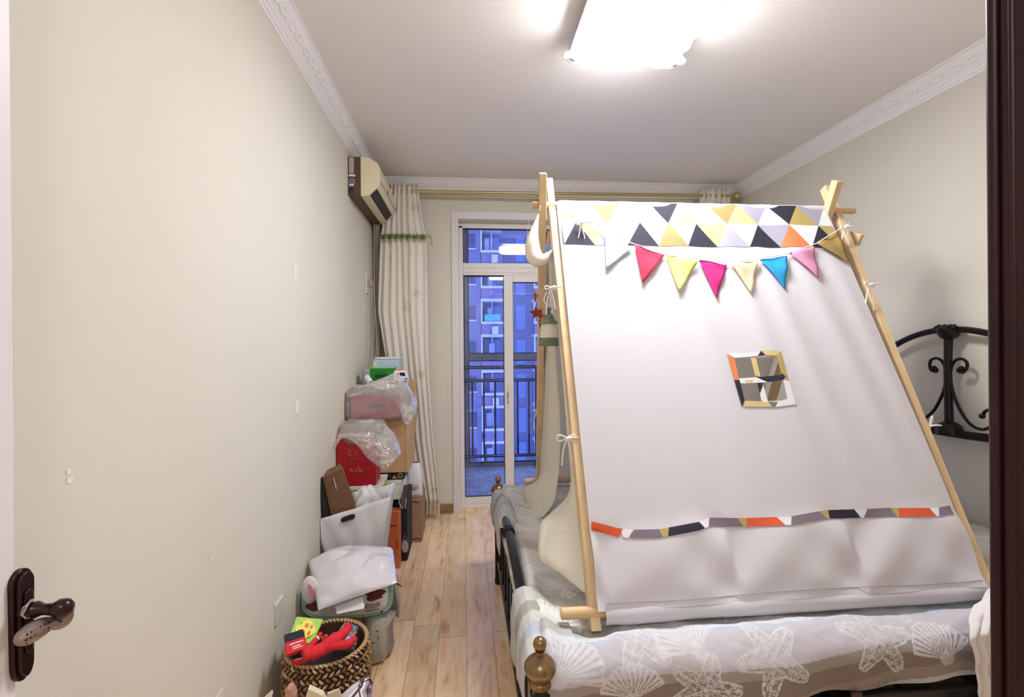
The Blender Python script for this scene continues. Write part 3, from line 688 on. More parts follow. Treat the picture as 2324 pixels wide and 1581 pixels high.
# wooden spacer blocks near the top
for (px, py, xx_, w_) in ((1241, 538, .362, .058), (1938, 541, 1.745, .03)):
    c = at(px, py, X=xx_)
    b_ = MB().rbox((xx_, c.y, c.z), (.012 if w_ > .04 else .02, .066, .05), (math.radians(25), 0, .25)).rbox((xx_+.006, c.y+.004, c.z), (.012, .05, .04), (math.radians(25), 0, .25))
    b_.build('spacer_block', M_pine, tent, bevel=.002)
NRM = V(0, -(RZ-NZ), (RY-NYy)).normalized()   # toward camera and up
def ip(px, py):
    d = ray(px, py); k = (NZ-RZ)/(NYy-RY); t = (RZ+k*(0-RY)-CZ)/(d[2]-k*d[1]); P = Vector(d)*t+V(0, 0, CZ)
    return P.x, (P.z-RZ)/(NZ-RZ)
def disp(X, s):
    u = (X-.40)/(1.62-.40)
    f = 0
    for (c0, c1, a, w) in ((.18, .12, .004, .05), (.40, .47, .009, .035), (.56, .68, .008, .035), (.66, .80, .008, .03), (.80, .93, .009, .04), (.93, 1.0, .006, .03), (.30, .30, .004, .04)):
        c = lerp(c0, c1, s); f += a*math.exp(-((u-c)/w)**2)*math.sin(min(1, max(0, s*1.25))*PI)**.6
    f += .003*math.sin(u*31+s*4)*math.exp(-((s-.05)/.12)**2)
    # gathers of the lower pocket
    if s > .82:
        t = min(1, (s-.82)/.03)*min(1, max(0, (.985-s)/.03))
        for k0 in (0., .315, .665, 1.0):
            pass
        q_ = (u*3.0) % 1
        f += t*(.014*math.sin(q_*PI)*math.sin((s-.82)/.165*PI)+.010*math.sin((q_-.5)*9+(s-.82)*38*(1 if q_ < .5 else -1))*abs(q_-.5)*2+.0022*math.sin(u*41+s*50))
    sag = -.012*math.sin(s*PI)*math.sin(max(0, min(1, u))*PI)
    return f+sag
def P(X, s, off=0):
    return V(X, lerp(RY, NYy, s), lerp(RZ, NZ, s))+NRM*(disp(X, s)+.016+off)
hx0, hs0 = .985, .472; hx1, hs1 = 1.172, .582
def xl(s): return lerp(.408, .383, s)
XR_T = 1.618
def xr(s): return 1.618
us = sorted(set(lin_s(0, 1, 96)+[(hx0-.40)/(1.618-.40), (hx1-.40)/(1.618-.40)])); ss = sorted(set(lin_s(0, .985, 90)+[hs0, hs1]))
hu0, hu1 = (hx0-.40)/1.218, (hx1-.40)/1.218
def fx(u, s): return lerp(.40+(.012*(.5-s)*2)*(1-u)*(1-u), 1.618, u) if not (hu0-.03 < u < hu1+.03) else .40+u*1.218
fb = MB(); fb.grid(lambda u, s: P(.40+u*1.218+(-.006-.018*s)*max(0, 1-u*4), s), us, ss, skip=lambda u, s: hu0 < u < hu1 and hs0 < s < hs1)
panel = fb.build('near_panel', M_canvas, tent, ang=0)
# back panel
MB().grid(lambda u, s: V(.40+u*1.218, lerp(RY, 2.715, s), lerp(RZ, .57, s))+V(0, .014-.02*math.sin(s*PI)*math.sin(u*PI)+.006*math.sin(u*22)*s, .006), lin_s(0, 1, 40), lin_s(0, 1, 30)).build('far_panel', M_canvas2, tent, ang=0)
# piece over the ridge
MB().grid(lambda u, a: V(.40+.008+u*1.21, RY-math.cos(a)*.0215, RZ-.008+math.sin(a)*.0235+.001*math.sin(u*60)), lin_s(0, 1, 40), lin_s(-.3, PI+.3, 8)).build('ridge_sleeve', M_canvas, tent)
# side flaps (open doors) in the left gable
def flap2(pts, name, lab=None, bul=.02):
    m = MB(); n_ = len(pts[0])
    A = [at(px, py, Y=y) for (px, py, y) in pts[0]]; B = [at(px, py, Y=y) for (px, py, y) in pts[1]]
    A = smooth_pts(A, 4); B = smooth_pts(B, 4)
    ku = lin_s(0, 1, 10)
    m.grid(lambda u, i: A[int(i)].lerp(B[int(i)], u)+V(-bul*math.sin(u*PI)*math.sin(i/len(A)*PI)-.006*math.sin(u*9+i*.15), 0, 0), ku, list(range(len(A))))
    return m.build(name, M_canvas2, tent, ang=0, solid=.002)
flap2(([(1244,560,2.10), (1236,700,2.30), (1238,840,2.38), (1237,927,2.44), (1229,1030,2.50), (1222,1086,2.50), (1188,1108,2.42), (1190,1150,2.38), (1192,1185,2.32)],
       [(1250,560,2.08), (1256,700,2.16), (1262,840,2.20), (1268,927,2.22), (1269,1000,2.22), (1268,1055,2.22), (1263,1110,2.20), (1258,1140,2.18), (1236,1172,2.18)]), 'door_flap')
flap2(([(1262,600,1.96), (1276,800,1.80), (1293,1000,1.68), (1297,1111,1.66), (1256,1159,1.68), (1231,1182,1.66), (1222,1210,1.62), (1221,1269,1.56), (1263,1297,1.52), (1336,1349,1.44)],
       [(1266,600,1.94), (1286,800,1.76), (1308,1000,1.62), (1322,1111,1.55), (1328,1170,1.52), (1333,1200,1.50), (1337,1240,1.48), (1342,1290,1.45), (1345,1320,1.43), (1350,1352,1.41)]), 'door_flap')
# inner cloth strip beside the near leg, seen above the lantern
TC = [mat('patch_white', (224, 220, 224), .85), mat('patch_yellow', (206, 184, 124), .85), mat('patch_lilac', (158, 154, 172), .85), mat('patch_orange', (220, 128, 80), .85), mat('patch_black', (36, 32, 48), .85),
      mat('patch_khaki', (176, 156, 92), .85), mat('patch_grey', (122, 108, 120), .85), mat('patch_coral', (214, 84, 50), .85)]
def tri_patch(m, a, b, c, mi, off=.0015, n=6):
    def bary(i, j):
        k = n-i-j
        X = (a[0]*k+b[0]*i+c[0]*j)/n; s = (a[1]*k+b[1]*i+c[1]*j)/n
        return P(X, s, off)
    ix = {}; vs = []; fs = []
    for i in range(n+1):
        for j in range(n+1-i): ix[(i, j)] = len(vs); vs.append(bary(i, j))
    for i in range(n):
        for j in range(n-i):
            fs.append((ix[(i, j)], ix[(i+1, j)], ix[(i, j+1)]))
            if i+j < n-1: fs.append((ix[(i+1, j)], ix[(i+1, j+1)], ix[(i, j+1)]))
    m.add(vs, fs, mi)
apx = [1240, 1306, 1375, 1449, 1513, 1576, 1645, 1714, 1782, 1849, 1925]
ax = [ip(x, 511)[0] for x in apx]
inv1 = [2, 2, 3, 2, 4, 2, 3, 2, 4, 2, 2]   # row 1 inverted triangle at each apex
up1 = [1, 0, 1, 0, 1, 0, 1, 0, 5, 0]        # row 1 upright between
up2 = [4, 4, 2, 4, 3, 4, 2, 4, 3, 4, 2]
inv2 = [0, 1, 0, 2, 0, 1, 0, 2, 0, 5]
up1 = [1, 0, 1, 0, 1, 0, 1, 0, 5, 0]
s0, s1, s2 = 0.0, .070, .146
tb = MB()
x_min, x_max = .402, 1.612
def clampx(x): return max(x_min, min(x_max, x))
mid = [(a+b)/2 for a, b in zip(ax, ax[1:])]
mid = [2*ax[0]-mid[0]]+mid+[2*ax[-1]-mid[-1]]
for i in range(11):
    l, r = mid[i], mid[i+1]
    if l > x_max or r < x_min: continue
    tri_patch(tb, (clampx(l), s0), (clampx(r), s0), (clampx(ax[i]), s1), inv1[i]); tri_patch(tb, (clampx(ax[i]), s1), (clampx(l), s2), (clampx(r), s2), up2[i])
for i in range(10):
    tri_patch(tb, (clampx(mid[i+1]), s0), (clampx(ax[i]), s1), (clampx(ax[i+1]), s1), up1[i]); tri_patch(tb, (clampx(ax[i]), s1), (clampx(ax[i+1]), s1), (clampx(mid[i+1]), s2), inv2[i])
tb.build('triangle_band', TC, tent, ang=0)['label'] = 'patchwork band of white, yellow, orange, grey and black triangles'
# lower patchwork band
top = [(1339,1184),(1402,1200),(1434,1203),(1489,1202),(1512,1198),(1582,1185),(1605,1175),(1668,1176),(1690,1176),(1756,1174),(1786,1173),(1852,1161),(1875,1158),(1954,1156),(1958,1156),(2011,1153),(2028,1154),(2097,1154),(2119,1153),(2146,1148)]
segs = [(1339,1412,1339,1400,7),(1402,1432,1410,1422,0),(1434,1490,1424,1496,6),(1490,1514,1497,1509,5),(1512,1580,1509,1592,4),(1582,1606,1593,1602,0),(1606,1668,1602,1682,6),(1668,1692,1683,1690,5),(1690,1757,1690,1773,7),(1757,1790,1774,1786,0),(1790,1853,1786,1868,6),(1853,1874,1869,1875,5),(1874,1931,1876,1946,4),(1932,1961,1947,1954,0),(1961,2012,1956,2024,6),(2012,2030,2025,2028,5),(2030,2098,2028,2110,7),(2098,2120,2111,2116,0),(2120,2145,2116,2152,6)]
lb = MB()
ty = lambda x: interp(top, x)
for (ta, tb2, ba, bb, mi) in segs:
    lb.grid(lambda u, v: P(*ip(lerp(lerp(ta, tb2, u), lerp(ba, bb, u), v), ty(lerp(lerp(ta, tb2, u), lerp(ba, bb, u), v))+v*19.5), .003), lin_s(0, 1, 5), lin_s(0, 1, 3), mi)
lb.build('pocket_trim', TC, tent, ang=0)['label'] = 'narrow band of orange, black, grey and khaki patches'
# hem seam and rolled cloth over the base pole
MB().tube([P(.40+u*1.21, .972+.002*math.sin(u*9), .001) for u in lin_s(0, 1, 40)], .0012, 5).build('hem_seam', mat('seam_grey', (170, 158, 162), .9), tent)
MB().grid(lambda u, a: V(.398+u*1.225, 1.378-math.cos(a)*(.030+.003*math.sin(u*23)), .558+.012*u*(0)+math.sin(a)*(.029+.002*math.sin(u*17))+.002*math.sin(u*70)*math.exp(-u*12)), lin_s(0, 1, 90), lin_s(-1.9, PI+.5, 14)).build('hem_roll', M_canvas, tent, ang=0)
# window: ring of patches and cross bars
def wpx(*pts): return [ip(*p) for p in pts]
win_ = MB()
def strip(a, b, c, d, mi, off=.003):
    win_.grid(lambda u, v: P(lerp(lerp(a[0], b[0], u), lerp(d[0], c[0], u), v), lerp(lerp(a[1], b[1], u), lerp(d[1], c[1], u), v), off), lin_s(0, 1, 4), lin_s(0, 1, 3), mi)
def quad_px(p, mi, off=.003): strip(*[ip(*q) for q in p], mi, off)
Z = lambda x, y: (1600+x/7.904, 760+y/7.904)
for (p, mi) in (([(370,345),(950,320),(925,390),(510,425)], 0), ([(975,300),(1050,380),(930,392),(935,385)], 4), ([(985,300),(1330,320),(1240,400),(1050,380)], 1),
    ([(370,348),(512,440),(600,822),(498,822)], 3), ([(498,825),(605,825),(690,1185),(632,1300)], 4), ([(690,1190),(1110,1205),(1180,1300),(660,1295)], 1), ([(1110,1205),(1280,1220),(1240,1300),(1180,1300)], 6), ([(1280,1215),(1440,1165),(1590,1265),(1240,1305)], 0),
    ([(1240,400),(1330,320),(1440,780),(1320,705)], 5), ([(1320,705),(1400,780),(1360,830),(1345,790)], 4), ([(1395,785),(1450,790),(1470,860),(1460,850)], 3), ([(1360,830),(1475,850),(1590,1270),(1435,1165)], 0),
    ([(800,425),(890,425),(975,760),(880,740)], 1), ([(915,870),(1015,870),(965,1060),(960,1060)], 4), ([(1020,920),(1025,925),(1110,1215),(1000,1215)], 0), ([(965,1070),(1020,930),(1060,1060),(990,1190)], 0),
    ([(590,790),(900,770),(1100,860),(615,880)], 0), ([(900,770),(1350,740),(1360,835),(1100,860)], 4), ([(640,830),(840,810),(830,870),(680,880)], 1)):
    quad_px([Z(*q) for q in p], mi, .003+.0006*len(win_.f)/300)
win_.build('window_frame', TC, tent, ang=0)['label'] = 'patchwork window frame with crossed bars'
# cloth ties with bows
M_tape = mat('white_tape', (240, 234, 230), .8)
def bow(c, sz=.03, tail=.07, ldir=(-1, 0, 0), wrap=.03, name='tie_bow'):
    c = Vector(c); d = Vector(ldir); m = MB(); up = V(0, 0, 1)
    m.tube([c+V(wrap*(1-math.cos(t))*.75, -.006+.0*t, .004*math.sin(t)) for t in lin_s(0, 2.6, 8)], .0032, 6)
    for sg in (1, -1):
        m.tube([c+d*sg*sz*math.sin(t)*1.0+up*(sz*.5*math.sin(2*t)*.6+.002) for t in lin_s(0, PI, 14)], .0026, 6)
        m.tube([c, c+d*sg*.012-up*tail*.4, c+d*sg*.018-up*tail*(1 if sg > 0 else .8)], .0026, 6)
    m.ball(c, .006, 6); return m.build(name, M_tape, tent)
bow(at(1254, 655, Y=1.84)+V(-.012, -.02, 0), .022, .10); bow(at(1290, 992, Y=1.62)+V(-.01, -.02, 0), .034, .09)
bow(at(1962, 648, Y=1.83)+V(.0, -.025, 0), .022, .10, (1, 0, -.2)); bow(at(2094, 964, Y=1.63)+V(.0, -.025, 0), .03, .09, (.5, 0, 1))
bow(at(1222, 930, Y=2.50)+V(-.012, -.02, 0), .018, .10); bow(at(1240, 674, Y=2.30)+V(-.01, -.02, 0), .018, .05)
bow(at(1905, 520, Y=1.97)+V(.0, -.03, 0), .02, .08, (1, 0, .3)); bow(at(1315, 510, Y=1.97)+V(0, -.03, 0), .02, .14, (1, 0, .2))
# ================================================================ BUNTING
cols_f = [((206, 220, 236), 'pale blue flag'), ((206, 42, 78), 'crimson flag'), ((224, 232, 128), 'lime yellow flag'), ((202, 40, 128), 'magenta flag'), ((234, 212, 178), 'beige flag'), ((44, 164, 226), 'bright blue flag'), ((222, 150, 184), 'pink flag'), ((168, 138, 80), 'olive brown flag')]
fp = [(1368,538),(1434,563),(1506,583),(1580,598),(1648,603),(1716,597),(1782,583),(1842,562),(1896,529)]
fe = [(1432,572),(1505,586),(1579,602),(1647,606),(1714,601),(1780,588),(1840,568),(1893,535)]
tips = [(1371,620),(1454,651),(1536,669),(1623,682),(1700,674),(1777,663),(1848,642),(1917,608)]
bun = thing('bunting', 'string of eight coloured triangular flags tied across the front of the play tent', 'bunting', P(1.0, .2, .02))
line = [ip(1290, 484)]+[ip(*p) for p in fp]+[ip(1915, 518)]
MB().tube([P(a, b, .014) for a, b in line], .0022, 6).build('string', M_tape, bun)
for i, ((c, lab)) in enumerate(cols_f):
    a = ip(*fp[i]); b = ip(*fe[i]); t = ip(*tips[i]); a = (a[0]+.002, a[1]); b = (b[0]-.002, b[1])
    m = MB(); n_ = 10
    vs = []; fs = []; ix = {}
    for r in range(n_+1):
        for k in range(r+1):
            # row 0 tip ... row n the top
            f = r/n_; g = k/r if r else .5
            X = lerp(t[0], lerp(a[0], b[0], g), f); s = lerp(t[1], lerp(a[1], b[1], g), f)
            ix[(r, k)] = len(vs); vs.append(P(X, s, .012+.004*math.sin(g*5+i*2)*f+.006*math.sin(f*3+i)*(1-f)+(.004*math.sin(f*9+i*3)*g if r else 0)))
    for r in range(n_):
        for k in range(r+1):
            fs.append((ix[(r, k)], ix[(r+1, k)], ix[(r+1, k+1)]))
            if k < r: fs.append((ix[(r, k)], ix[(r+1, k+1)], ix[(r, k+1)]))
    m.add(vs, fs); o = m.build('flag', mat('flag_%d' % i, c, .85, bump=.15, bscale=90, trans=.12), bun, ang=0, solid=.0012); o['label'] = lab
# ================================================================ HANGING THINGS ON THE LEFT GABLE
M_moon = mat('cream_satin', (238, 230, 212), .38, coat=.2)
pts = [(1222,486,2.0),(1217,506,2.0),(1211,530,2.0),(1208,555,2.0),(1211,577,2.0),(1221,588,1.99),(1234,587,1.98),(1244,579,1.97),(1253,567,1.96)]
rr_ = [.002, .010, .020, .030, .0345, .034, .026, .013, .002]
pp = smooth_pts([at(a, b, Y=c-.02)+V(-.0, 0, 0) for a, b, c in pts], 4); r2 = [interp(list(zip(range(9), rr_)), i/4) for i in range(len(pp))]
tag(MB().tube(pp, r2, 20).tube([pp[0], pp[0]+V(.01, .01, .04)], .001, 5).build('moon_cushion', M_moon, ang=0), 'cream crescent moon cushion hanging from the top left of the tent frame', 'cushion')
sg = thing('star_garland', 'garland of reddish-brown felt stars hanging at the far left leg of the play tent', 'garland', at(1216, 735, Y=2.25))
M_star = mat('rust_felt', (150, 56, 40), .85); M_star2 = mat('rust_felt_light', (190, 104, 66), .8)
def star_m(c, r, yaw, rot=0, mt=M_star, th=.008):
    c = Vector(c); poly = []
    for i in range(10):
        a = PI/2+rot+i*PI/5; q = r if i % 2 == 0 else r*.45; poly.append((q*math.cos(a), q*math.sin(a)))
    R = Matrix.Rotation(yaw, 3, 'Z')
    return MB().prism(poly, lambda p: c+R @ V(p[0], -th/2, p[1]), lambda p: c+R @ V(p[0], th/2, p[1])).build('star', mt, sg, bevel=.0015)
star_m(at(1217, 710, Y=2.20), .034, -.15, .1); star_m(at(1215, 672, Y=2.22), .033, 1.25, 0, M_star2); star_m(at(1229, 672, Y=2.24), .032, 1.3, 0, M_star2); star_m(at(1229, 713, Y=2.22), .026, .6, .2, M_star2); star_m(at(1227, 730, Y=2.24), .028, 1.1, .3); star_m(at(1196, 555, Y=2.14), .03, 1.2, .2)
gs = MB()
gs.tube([at(1228, 590, Y=2.12), at(1222, 650, Y=2.22), at(1216, 690, Y=2.20)], .0008, 5).tube([at(1232, 600, Y=2.14), at(1230, 660, Y=2.24), at(1228, 730, Y=2.24)], .0008, 5).tube([at(1200, 500, Y=2.12), at(1196, 540, Y=2.14)], .0008, 5)
gs.build('string', M_tape, sg)
be = MB()
for (px, py) in ((1222, 668), (1224, 690), (1222, 682)): be.lathe([(.004, 0), (.006, .004), (.006, .018), (.003, .024)], at(px, py, Y=2.23), 10)
be.build('bead', mat('bead_white', (236, 232, 224), .5), sg)
Ylan = 1.93; lc = at(1245, 785, Y=Ylan); sc_ = .00176
lan = thing('camping_lantern', 'small sage green camping lantern with a frosted white body hanging from the tent frame', 'lantern', lc)
M_sage = mat('sage_plastic', (110, 120, 98), .45); M_lb = mat('frosted_cream', (226, 220, 200), .5)
def lz(py): return (lc.z+(785-py)*sc_)-lc.z
lp = V(lc.x, lc.y, lc.z)
MB().lathe([(.038, 0), (.0405, .004), (.0405, .014), (.0395, .016), (.0405, .018), (.039, .032), (.036, .034)], lp, 28).build('lantern_base', M_sage, lan)
MB().lathe([(.0355, .033), (.0345, .04), (.031, .075), (.0285, .092), (.027, .094)], lp, 28).build('lantern_body', M_lb, lan)
MB().lathe([(.0385, .091), (.0395, .095), (.034, .100), (.025, .106), (.021, .118), (.018, .128), (.010, .131), (.008, .142), (.0115, .144), (.0115, .153), (.004, .157)], lp, 28).build('lantern_cap', M_sage, lan)
MB().tube([lp+V(-.0, 0, .152), lp+V(-.018, 0, .185), lp+V(-.008, 0, .215), lp+V(.006, -.0, .225), lp+V(.012, 0, .19), lp+V(.004, 0, .154)], .003, 6).build('strap', M_tape, lan)
# ================================================================ CURTAINS
def curtain_mat():
    m = mat('curtain_print', (248, 240, 228), .85, bump=.1, bscale=150, trans=.12)
    tc = N(m, 'ShaderNodeTexCoord'); vo = N(m, 'ShaderNodeTexVoronoi'); vo.inputs['Scale'].default_value = 7; L(m, tc.outputs['Object'], vo.inputs['Vector'])
    v2 = N(m, 'ShaderNodeTexNoise'); v2.inputs['Scale'].default_value = 110; v2.inputs['Detail'].default_value = 2; L(m, tc.outputs['Object'], v2.inputs['Vector'])
    near = MA(m, 'LESS_THAN', vo.outputs['Distance'], .24); spk = MA(m, 'GREATER_THAN', v2.outputs[0], .54); f = MA(m, 'MULTIPLY', near, spk)
    mx = N(m, 'ShaderNodeMix', data_type='RGBA'); L(m, MA(m, 'MULTIPLY', f, .65), mx.inputs['Factor']); mx.inputs[6].default_value = lin((250, 243, 232))
    rp = N(m, 'ShaderNodeValToRGB'); rp.color_ramp.elements[0].color = lin((140, 130, 170)); rp.color_ramp.elements[1].color = lin((176, 140, 90)); rp.color_ramp.elements[0].position = .35; rp.color_ramp.elements[1].position = .6
    L(m, vo.outputs['Color'], rp.inputs[0]); L(m, rp.outputs[0], mx.inputs[7]); L(m, mx.outputs[2], m.node_tree.nodes['Principled BSDF'].inputs['Base Color'])
    return m
M_cur = curtain_mat()
CYc = 3.755
rodo = thing('curtain_rod', 'gold curtain rod with a round finial running across the far wall', 'curtain rod', (.8, CYc, 2.515))
M_gold = mat('rod_gold', (196, 178, 128), .3, metal=.6)
MB().tube([(-.66, CYc, 2.505), (2.19, CYc, 2.53)], .013, 14).build('rod', M_gold, rodo)
MB().lathe([(.013, 0), (.024, .004), (.016, .014), (.028, .022), (.036, .036), (.034, .052), (.022, .062), (.004, .066)], (2.185, CYc, 2.53), 20, axis='X').build('finial', M_gold, rodo)
for x in (.6, 2.175): MB().box(x-.008, x+.008, CYc, YB, 2.50, 2.53).lathe([(.02, 0), (.02, .006)], (x, YB-.006, 2.515), 12, axis='Y').build('bracket', M_gold, rodo)
MB().box(-.34, 1.88, 3.80, 3.815, 2.487, 2.507).build('curtain_track', mat('track_cream', (206, 196, 160), .5), rodo, bevel=.002)
def curtain(label, zt, xLt, xRt, zb, group, n=7, fringe=True):
    t = thing('curtain', label, 'curtain', ((interp(xLt, 0)+interp(xRt, 0))/2, CYc, zb-.06), group)
    def S(u, z, off=0):
        xa, xb = interp(xLt, z), interp(xRt, z); w = xb-xa
        ph = 2*PI*n*u
        amp = .021*(.75+.25*math.sin(u*13))
        return V(lerp(xa, xb, u)+.012*math.sin(ph*2)*w*.6+.006*math.sin(z*3+u*8), CYc-.004+amp*math.sin(ph+.5*math.sin(z*1.7))*1.0-off+.01*math.sin(u*5+z), z)
    us_ = lin_s(0, 1, n*14); zs = lin_s(zb, zt, 60)
    MB().grid(lambda u, z: S(u, z), us_, zs).build('curtain_cloth', M_cur, t, ang=0, solid=.002)
    return t, S
lt = [(.05, -.36), (.6, -.50), (1.6, -.640), (2.14, -.625), (2.3, -.60), (2.55, -.565)]; rt_ = [(.05, -.195), (.6, -.235), (1.2, -.262), (1.6, -.272), (2.14, -.285), (2.3, -.315), (2.56, -.342)]
ct, S = curtain('cream floral curtain with a green ruffle tie hanging by the air conditioner', 2.56, lt, rt_, .125, 'curtains of the balcony door')
MB().grid(lambda u, v: S(u, 2.13+v*.052, .012+.010*abs(math.sin(u*70))+.012*(abs(v-.5)*2)**2)+V(0, 0, .008*math.sin(u*95)*(1 if v > .5 else -1)*abs(v-.5)*2), lin_s(0, 1, 220), lin_s(0, 1, 6), mfn=lambda u, v: 1 if (v < .18 or v > .82) else 0).build('ruffle_band', [mat('ruffle_green', (134, 136, 100), .85), mat('ruffle_edge', (222, 224, 190), .85)], ct, ang=0)
rb = MB()
for k in range(3): rb.tube(smooth_pts([S(1, 2.155, .02)+V(0, 0, .005*k), S(1, 2.155, .02)+V(.025+.01*k, -.01, .02-.02*k), S(1, 2.155, .02)+V(.045, -.01, -.02-.02*k), S(1, 2.155, .02)+V(.028+.012*k, -.005, -.05-.01*k)]), .006, 8, flat=.4)
rb.build('ribbon_end', mat('ruffle_pale', (176, 184, 130), .85), ct)
fr = MB()
for i in range(46):
    u = i/45; p = S(u, .13); fr.tube([p+V(0, -.002, 0), p+V(.001*math.sin(i), -.002, -.04), p+V(.002*math.sin(i*2.), -.002, -.09)], [.0026, .0022, .003], 5)
fr.build('fringe', mat('fringe_cream', (222, 212, 190), .85), ct)
curtain('cream floral curtain beside the rod finial, mostly hidden behind the play tent', 2.585, [(0, 1.88), (2.6, 1.90)], [(0, 2.16), (2.6, 2.165)], .10, 'curtains of the balcony door', n=6)
# ================================================================ AIR CONDITIONER
ac = thing('air_conditioner', 'cream wall air conditioner with a brown back casing above the left curtain', 'air conditioner', (XL+.01, 3.44, 2.26))
M_acb = mat('ac_brown', (92, 66, 52), .5); M_acc = mat('ac_cream', (234, 222, 190), .35)
AY0, AY1 = 3.05, 3.81
MB().prism([(XL, 2.262), (XL, 2.498), (-.622, 2.498), (-.622, 2.262)], lambda p: V(p[0], AY0+.004, p[1]), lambda p: V(p[0], AY1-.004, p[1])).build('back_casing', M_acb, ac, bevel=.003)
fpv = [(-.624, 2.258), (-.624, 2.50), (-.60, 2.498), (-.56, 2.487), (-.528, 2.468), (-.512, 2.448), (-.508, 2.40), (-.510, 2.34), (-.52, 2.318), (-.575, 2.262), (-.60, 2.256)]
MB().prism(fpv, lambda p: V(p[0], AY0, p[1]), lambda p: V(p[0], AY1, p[1])).build('front_cover', M_acc, ac, bevel=.004, ang=30)
def slope(y, t, off): # on the chamfer from (-.52,2.318) to (-.575,2.262)
    a = V(-.519, y, 2.319); b_ = V(-.576, y, 2.261); nn = V(.71, 0, -.71); return a.lerp(b_, t)+nn*off
def patch(y0, y1, t0, t1, off, th=.002):
    m = MB(); vs = [slope(y, t, o) for o in (0, off) for y in (y0, y1) for t in (t0, t1)]
    return m.add(vs, [(0, 1, 3, 2), (4, 6, 7, 5), (0, 4, 5, 1), (2, 3, 7, 6), (0, 2, 6, 4), (1, 5, 7, 3)])
patch(AY0+.02, AY1-.12, .18, .92, .0015).build('air_outlet', mat('outlet_black', (14, 12, 20), .5), ac, smooth=False)
patch(AY0+.06, AY1-.08, -.1, .16, .003).build('louvre', M_acc, ac, bevel=.001)
MB().box(-.513, -.5065, AY0+.02, AY1-.02, 2.352, 2.356).box(-.513, -.506, AY0+.30, AY0+.34, 2.365, 2.395).build('panel_groove', mat('groove_brown', (150, 130, 96), .5), ac, smooth=False)
M_stk = mat('sticker_silver', (186, 182, 184), .4)
MB().box(-.692, -.664, AY0+.0025, AY0+.0042, 2.395, 2.492).build('rating_label', M_stk, ac, smooth=False)
sl_ = MB()
for i in range(9): sl_.box(-.688, -.668-.006*(i % 3), AY0+.002, AY0+.003, 2.405+i*.0088, 2.4065+i*.0088)
sl_.build('label_print', mat('print_grey', (110, 104, 108), .6), ac, smooth=False)
MB().box(-.694, -.656, AY0+.0022, AY0+.0042, 2.376, 2.388).lathe([(.0165, 0), (.0165, .002)], (-.676, AY0+.0022, 2.345), 24, axis='Y').box(-.692, -.664, AY0+.0022, AY0+.0042, 2.318, 2.328).build('white_sticker', mat('sticker_white', (240, 238, 238), .5), ac, smooth=False)
MB().box(-.681, -.671, AY0+.001, AY0+.0022, 2.344, 2.352).lathe([(.0145, 0), (.0145, .0004), (.013, .0004)], (-.676, AY0+.0016, 2.345), 24, axis='Y').build('sticker_mark', mat('sticker_blue', (70, 110, 160), .5), ac, smooth=False)
g = MB()
for i in range(4): g.tube([(-.69+.006*math.cos(t), AY0+.002, 2.275+i*.009+.002*math.sin(t)) for t in lin_s(0, 6, 4)], .001, 4).box(-.690, -.668, AY0+.0015, AY0+.004, 2.275+i*.009, 2.279+i*.009)
g.build('vent_slots', M_blk, ac, smooth=False)
pipe = thing('ac_pipe', 'grey-brown wrapped pipe running down the corner below the air conditioner', 'pipe', (-.66, 3.84, .3))
MB().tube([(-.655, 3.79, 2.27), (-.662, 3.83, 2.22), (-.66, 3.845, 2.0), (-.655, 3.84, 1.7), (-.662, 3.845, 1.3), (-.66, 3.845, .3)], [.024, .026, .024, .02, .018, .018], 12).build('wrapped_pipe', mat('pipe_wrap', (172, 158, 152), .6, var=.25, vscale=8), pipe)
MB().box(-.64, -.60, 3.83, 3.884, .3, 2.3).build('duct_cover', mat('duct_brown', (156, 124, 96), .7), pipe)
so = thing('power_socket', 'small white wall socket with a grey plug and hanging cords below the air conditioner', 'socket', (XL+.01, 3.6, 1.62))
ps = at(833, 640, X=XL+.003)
MB().box(XL, XL+.009, ps.y-.04, ps.y+.045, ps.z-.085, ps.z+.075).build('socket_plate', mat('socket_white', (228, 222, 214), .4), so, bevel=.002)
MB().box(XL+.009, XL+.04, ps.y-.01, ps.y+.05, ps.z-.03, ps.z+.02).build('plug', mat('plug_grey', (168, 154, 148), .5), so, bevel=.003)
MB().tube(smooth_pts([V(XL+.035, ps.y+.03, ps.z-.03), V(XL+.03, ps.y+.08, ps.z-.3), V(XL+.03, ps.y+.02, ps.z-.62), V(XL+.02, ps.y-.03, ps.z-.70), V(XL+.02, ps.y-.06, ps.z-.5), V(XL+.015, ps.y+.0, ps.z-.02)]), .0028, 6).tube(smooth_pts([V(XL+.04, ps.y+.05, ps.z-.03), V(XL+.05, ps.y+.1, ps.z-.4), V(XL+.035, ps.y+.09, ps.z-.62), V(XL+.03, ps.y+.14, ps.z-.3), V(XL+.03, ps.y+.13, ps.z+.7)]), .0028, 6).build('cord', mat('cord_grey', (190, 182, 172), .5), so)
a_ = at(625, 1400, X=XL+.004); b_ = at(642, 1400, X=XL+.004)
tag(MB().box(XL, XL+.008, a_.y, b_.y, a_.z-.035, a_.z+.045).build('blank_socket_cover', mat('cover_white', (220, 212, 204), .4), bevel=.002), 'square cover plate low on the left wall beside the woven basket', 'cover plate')
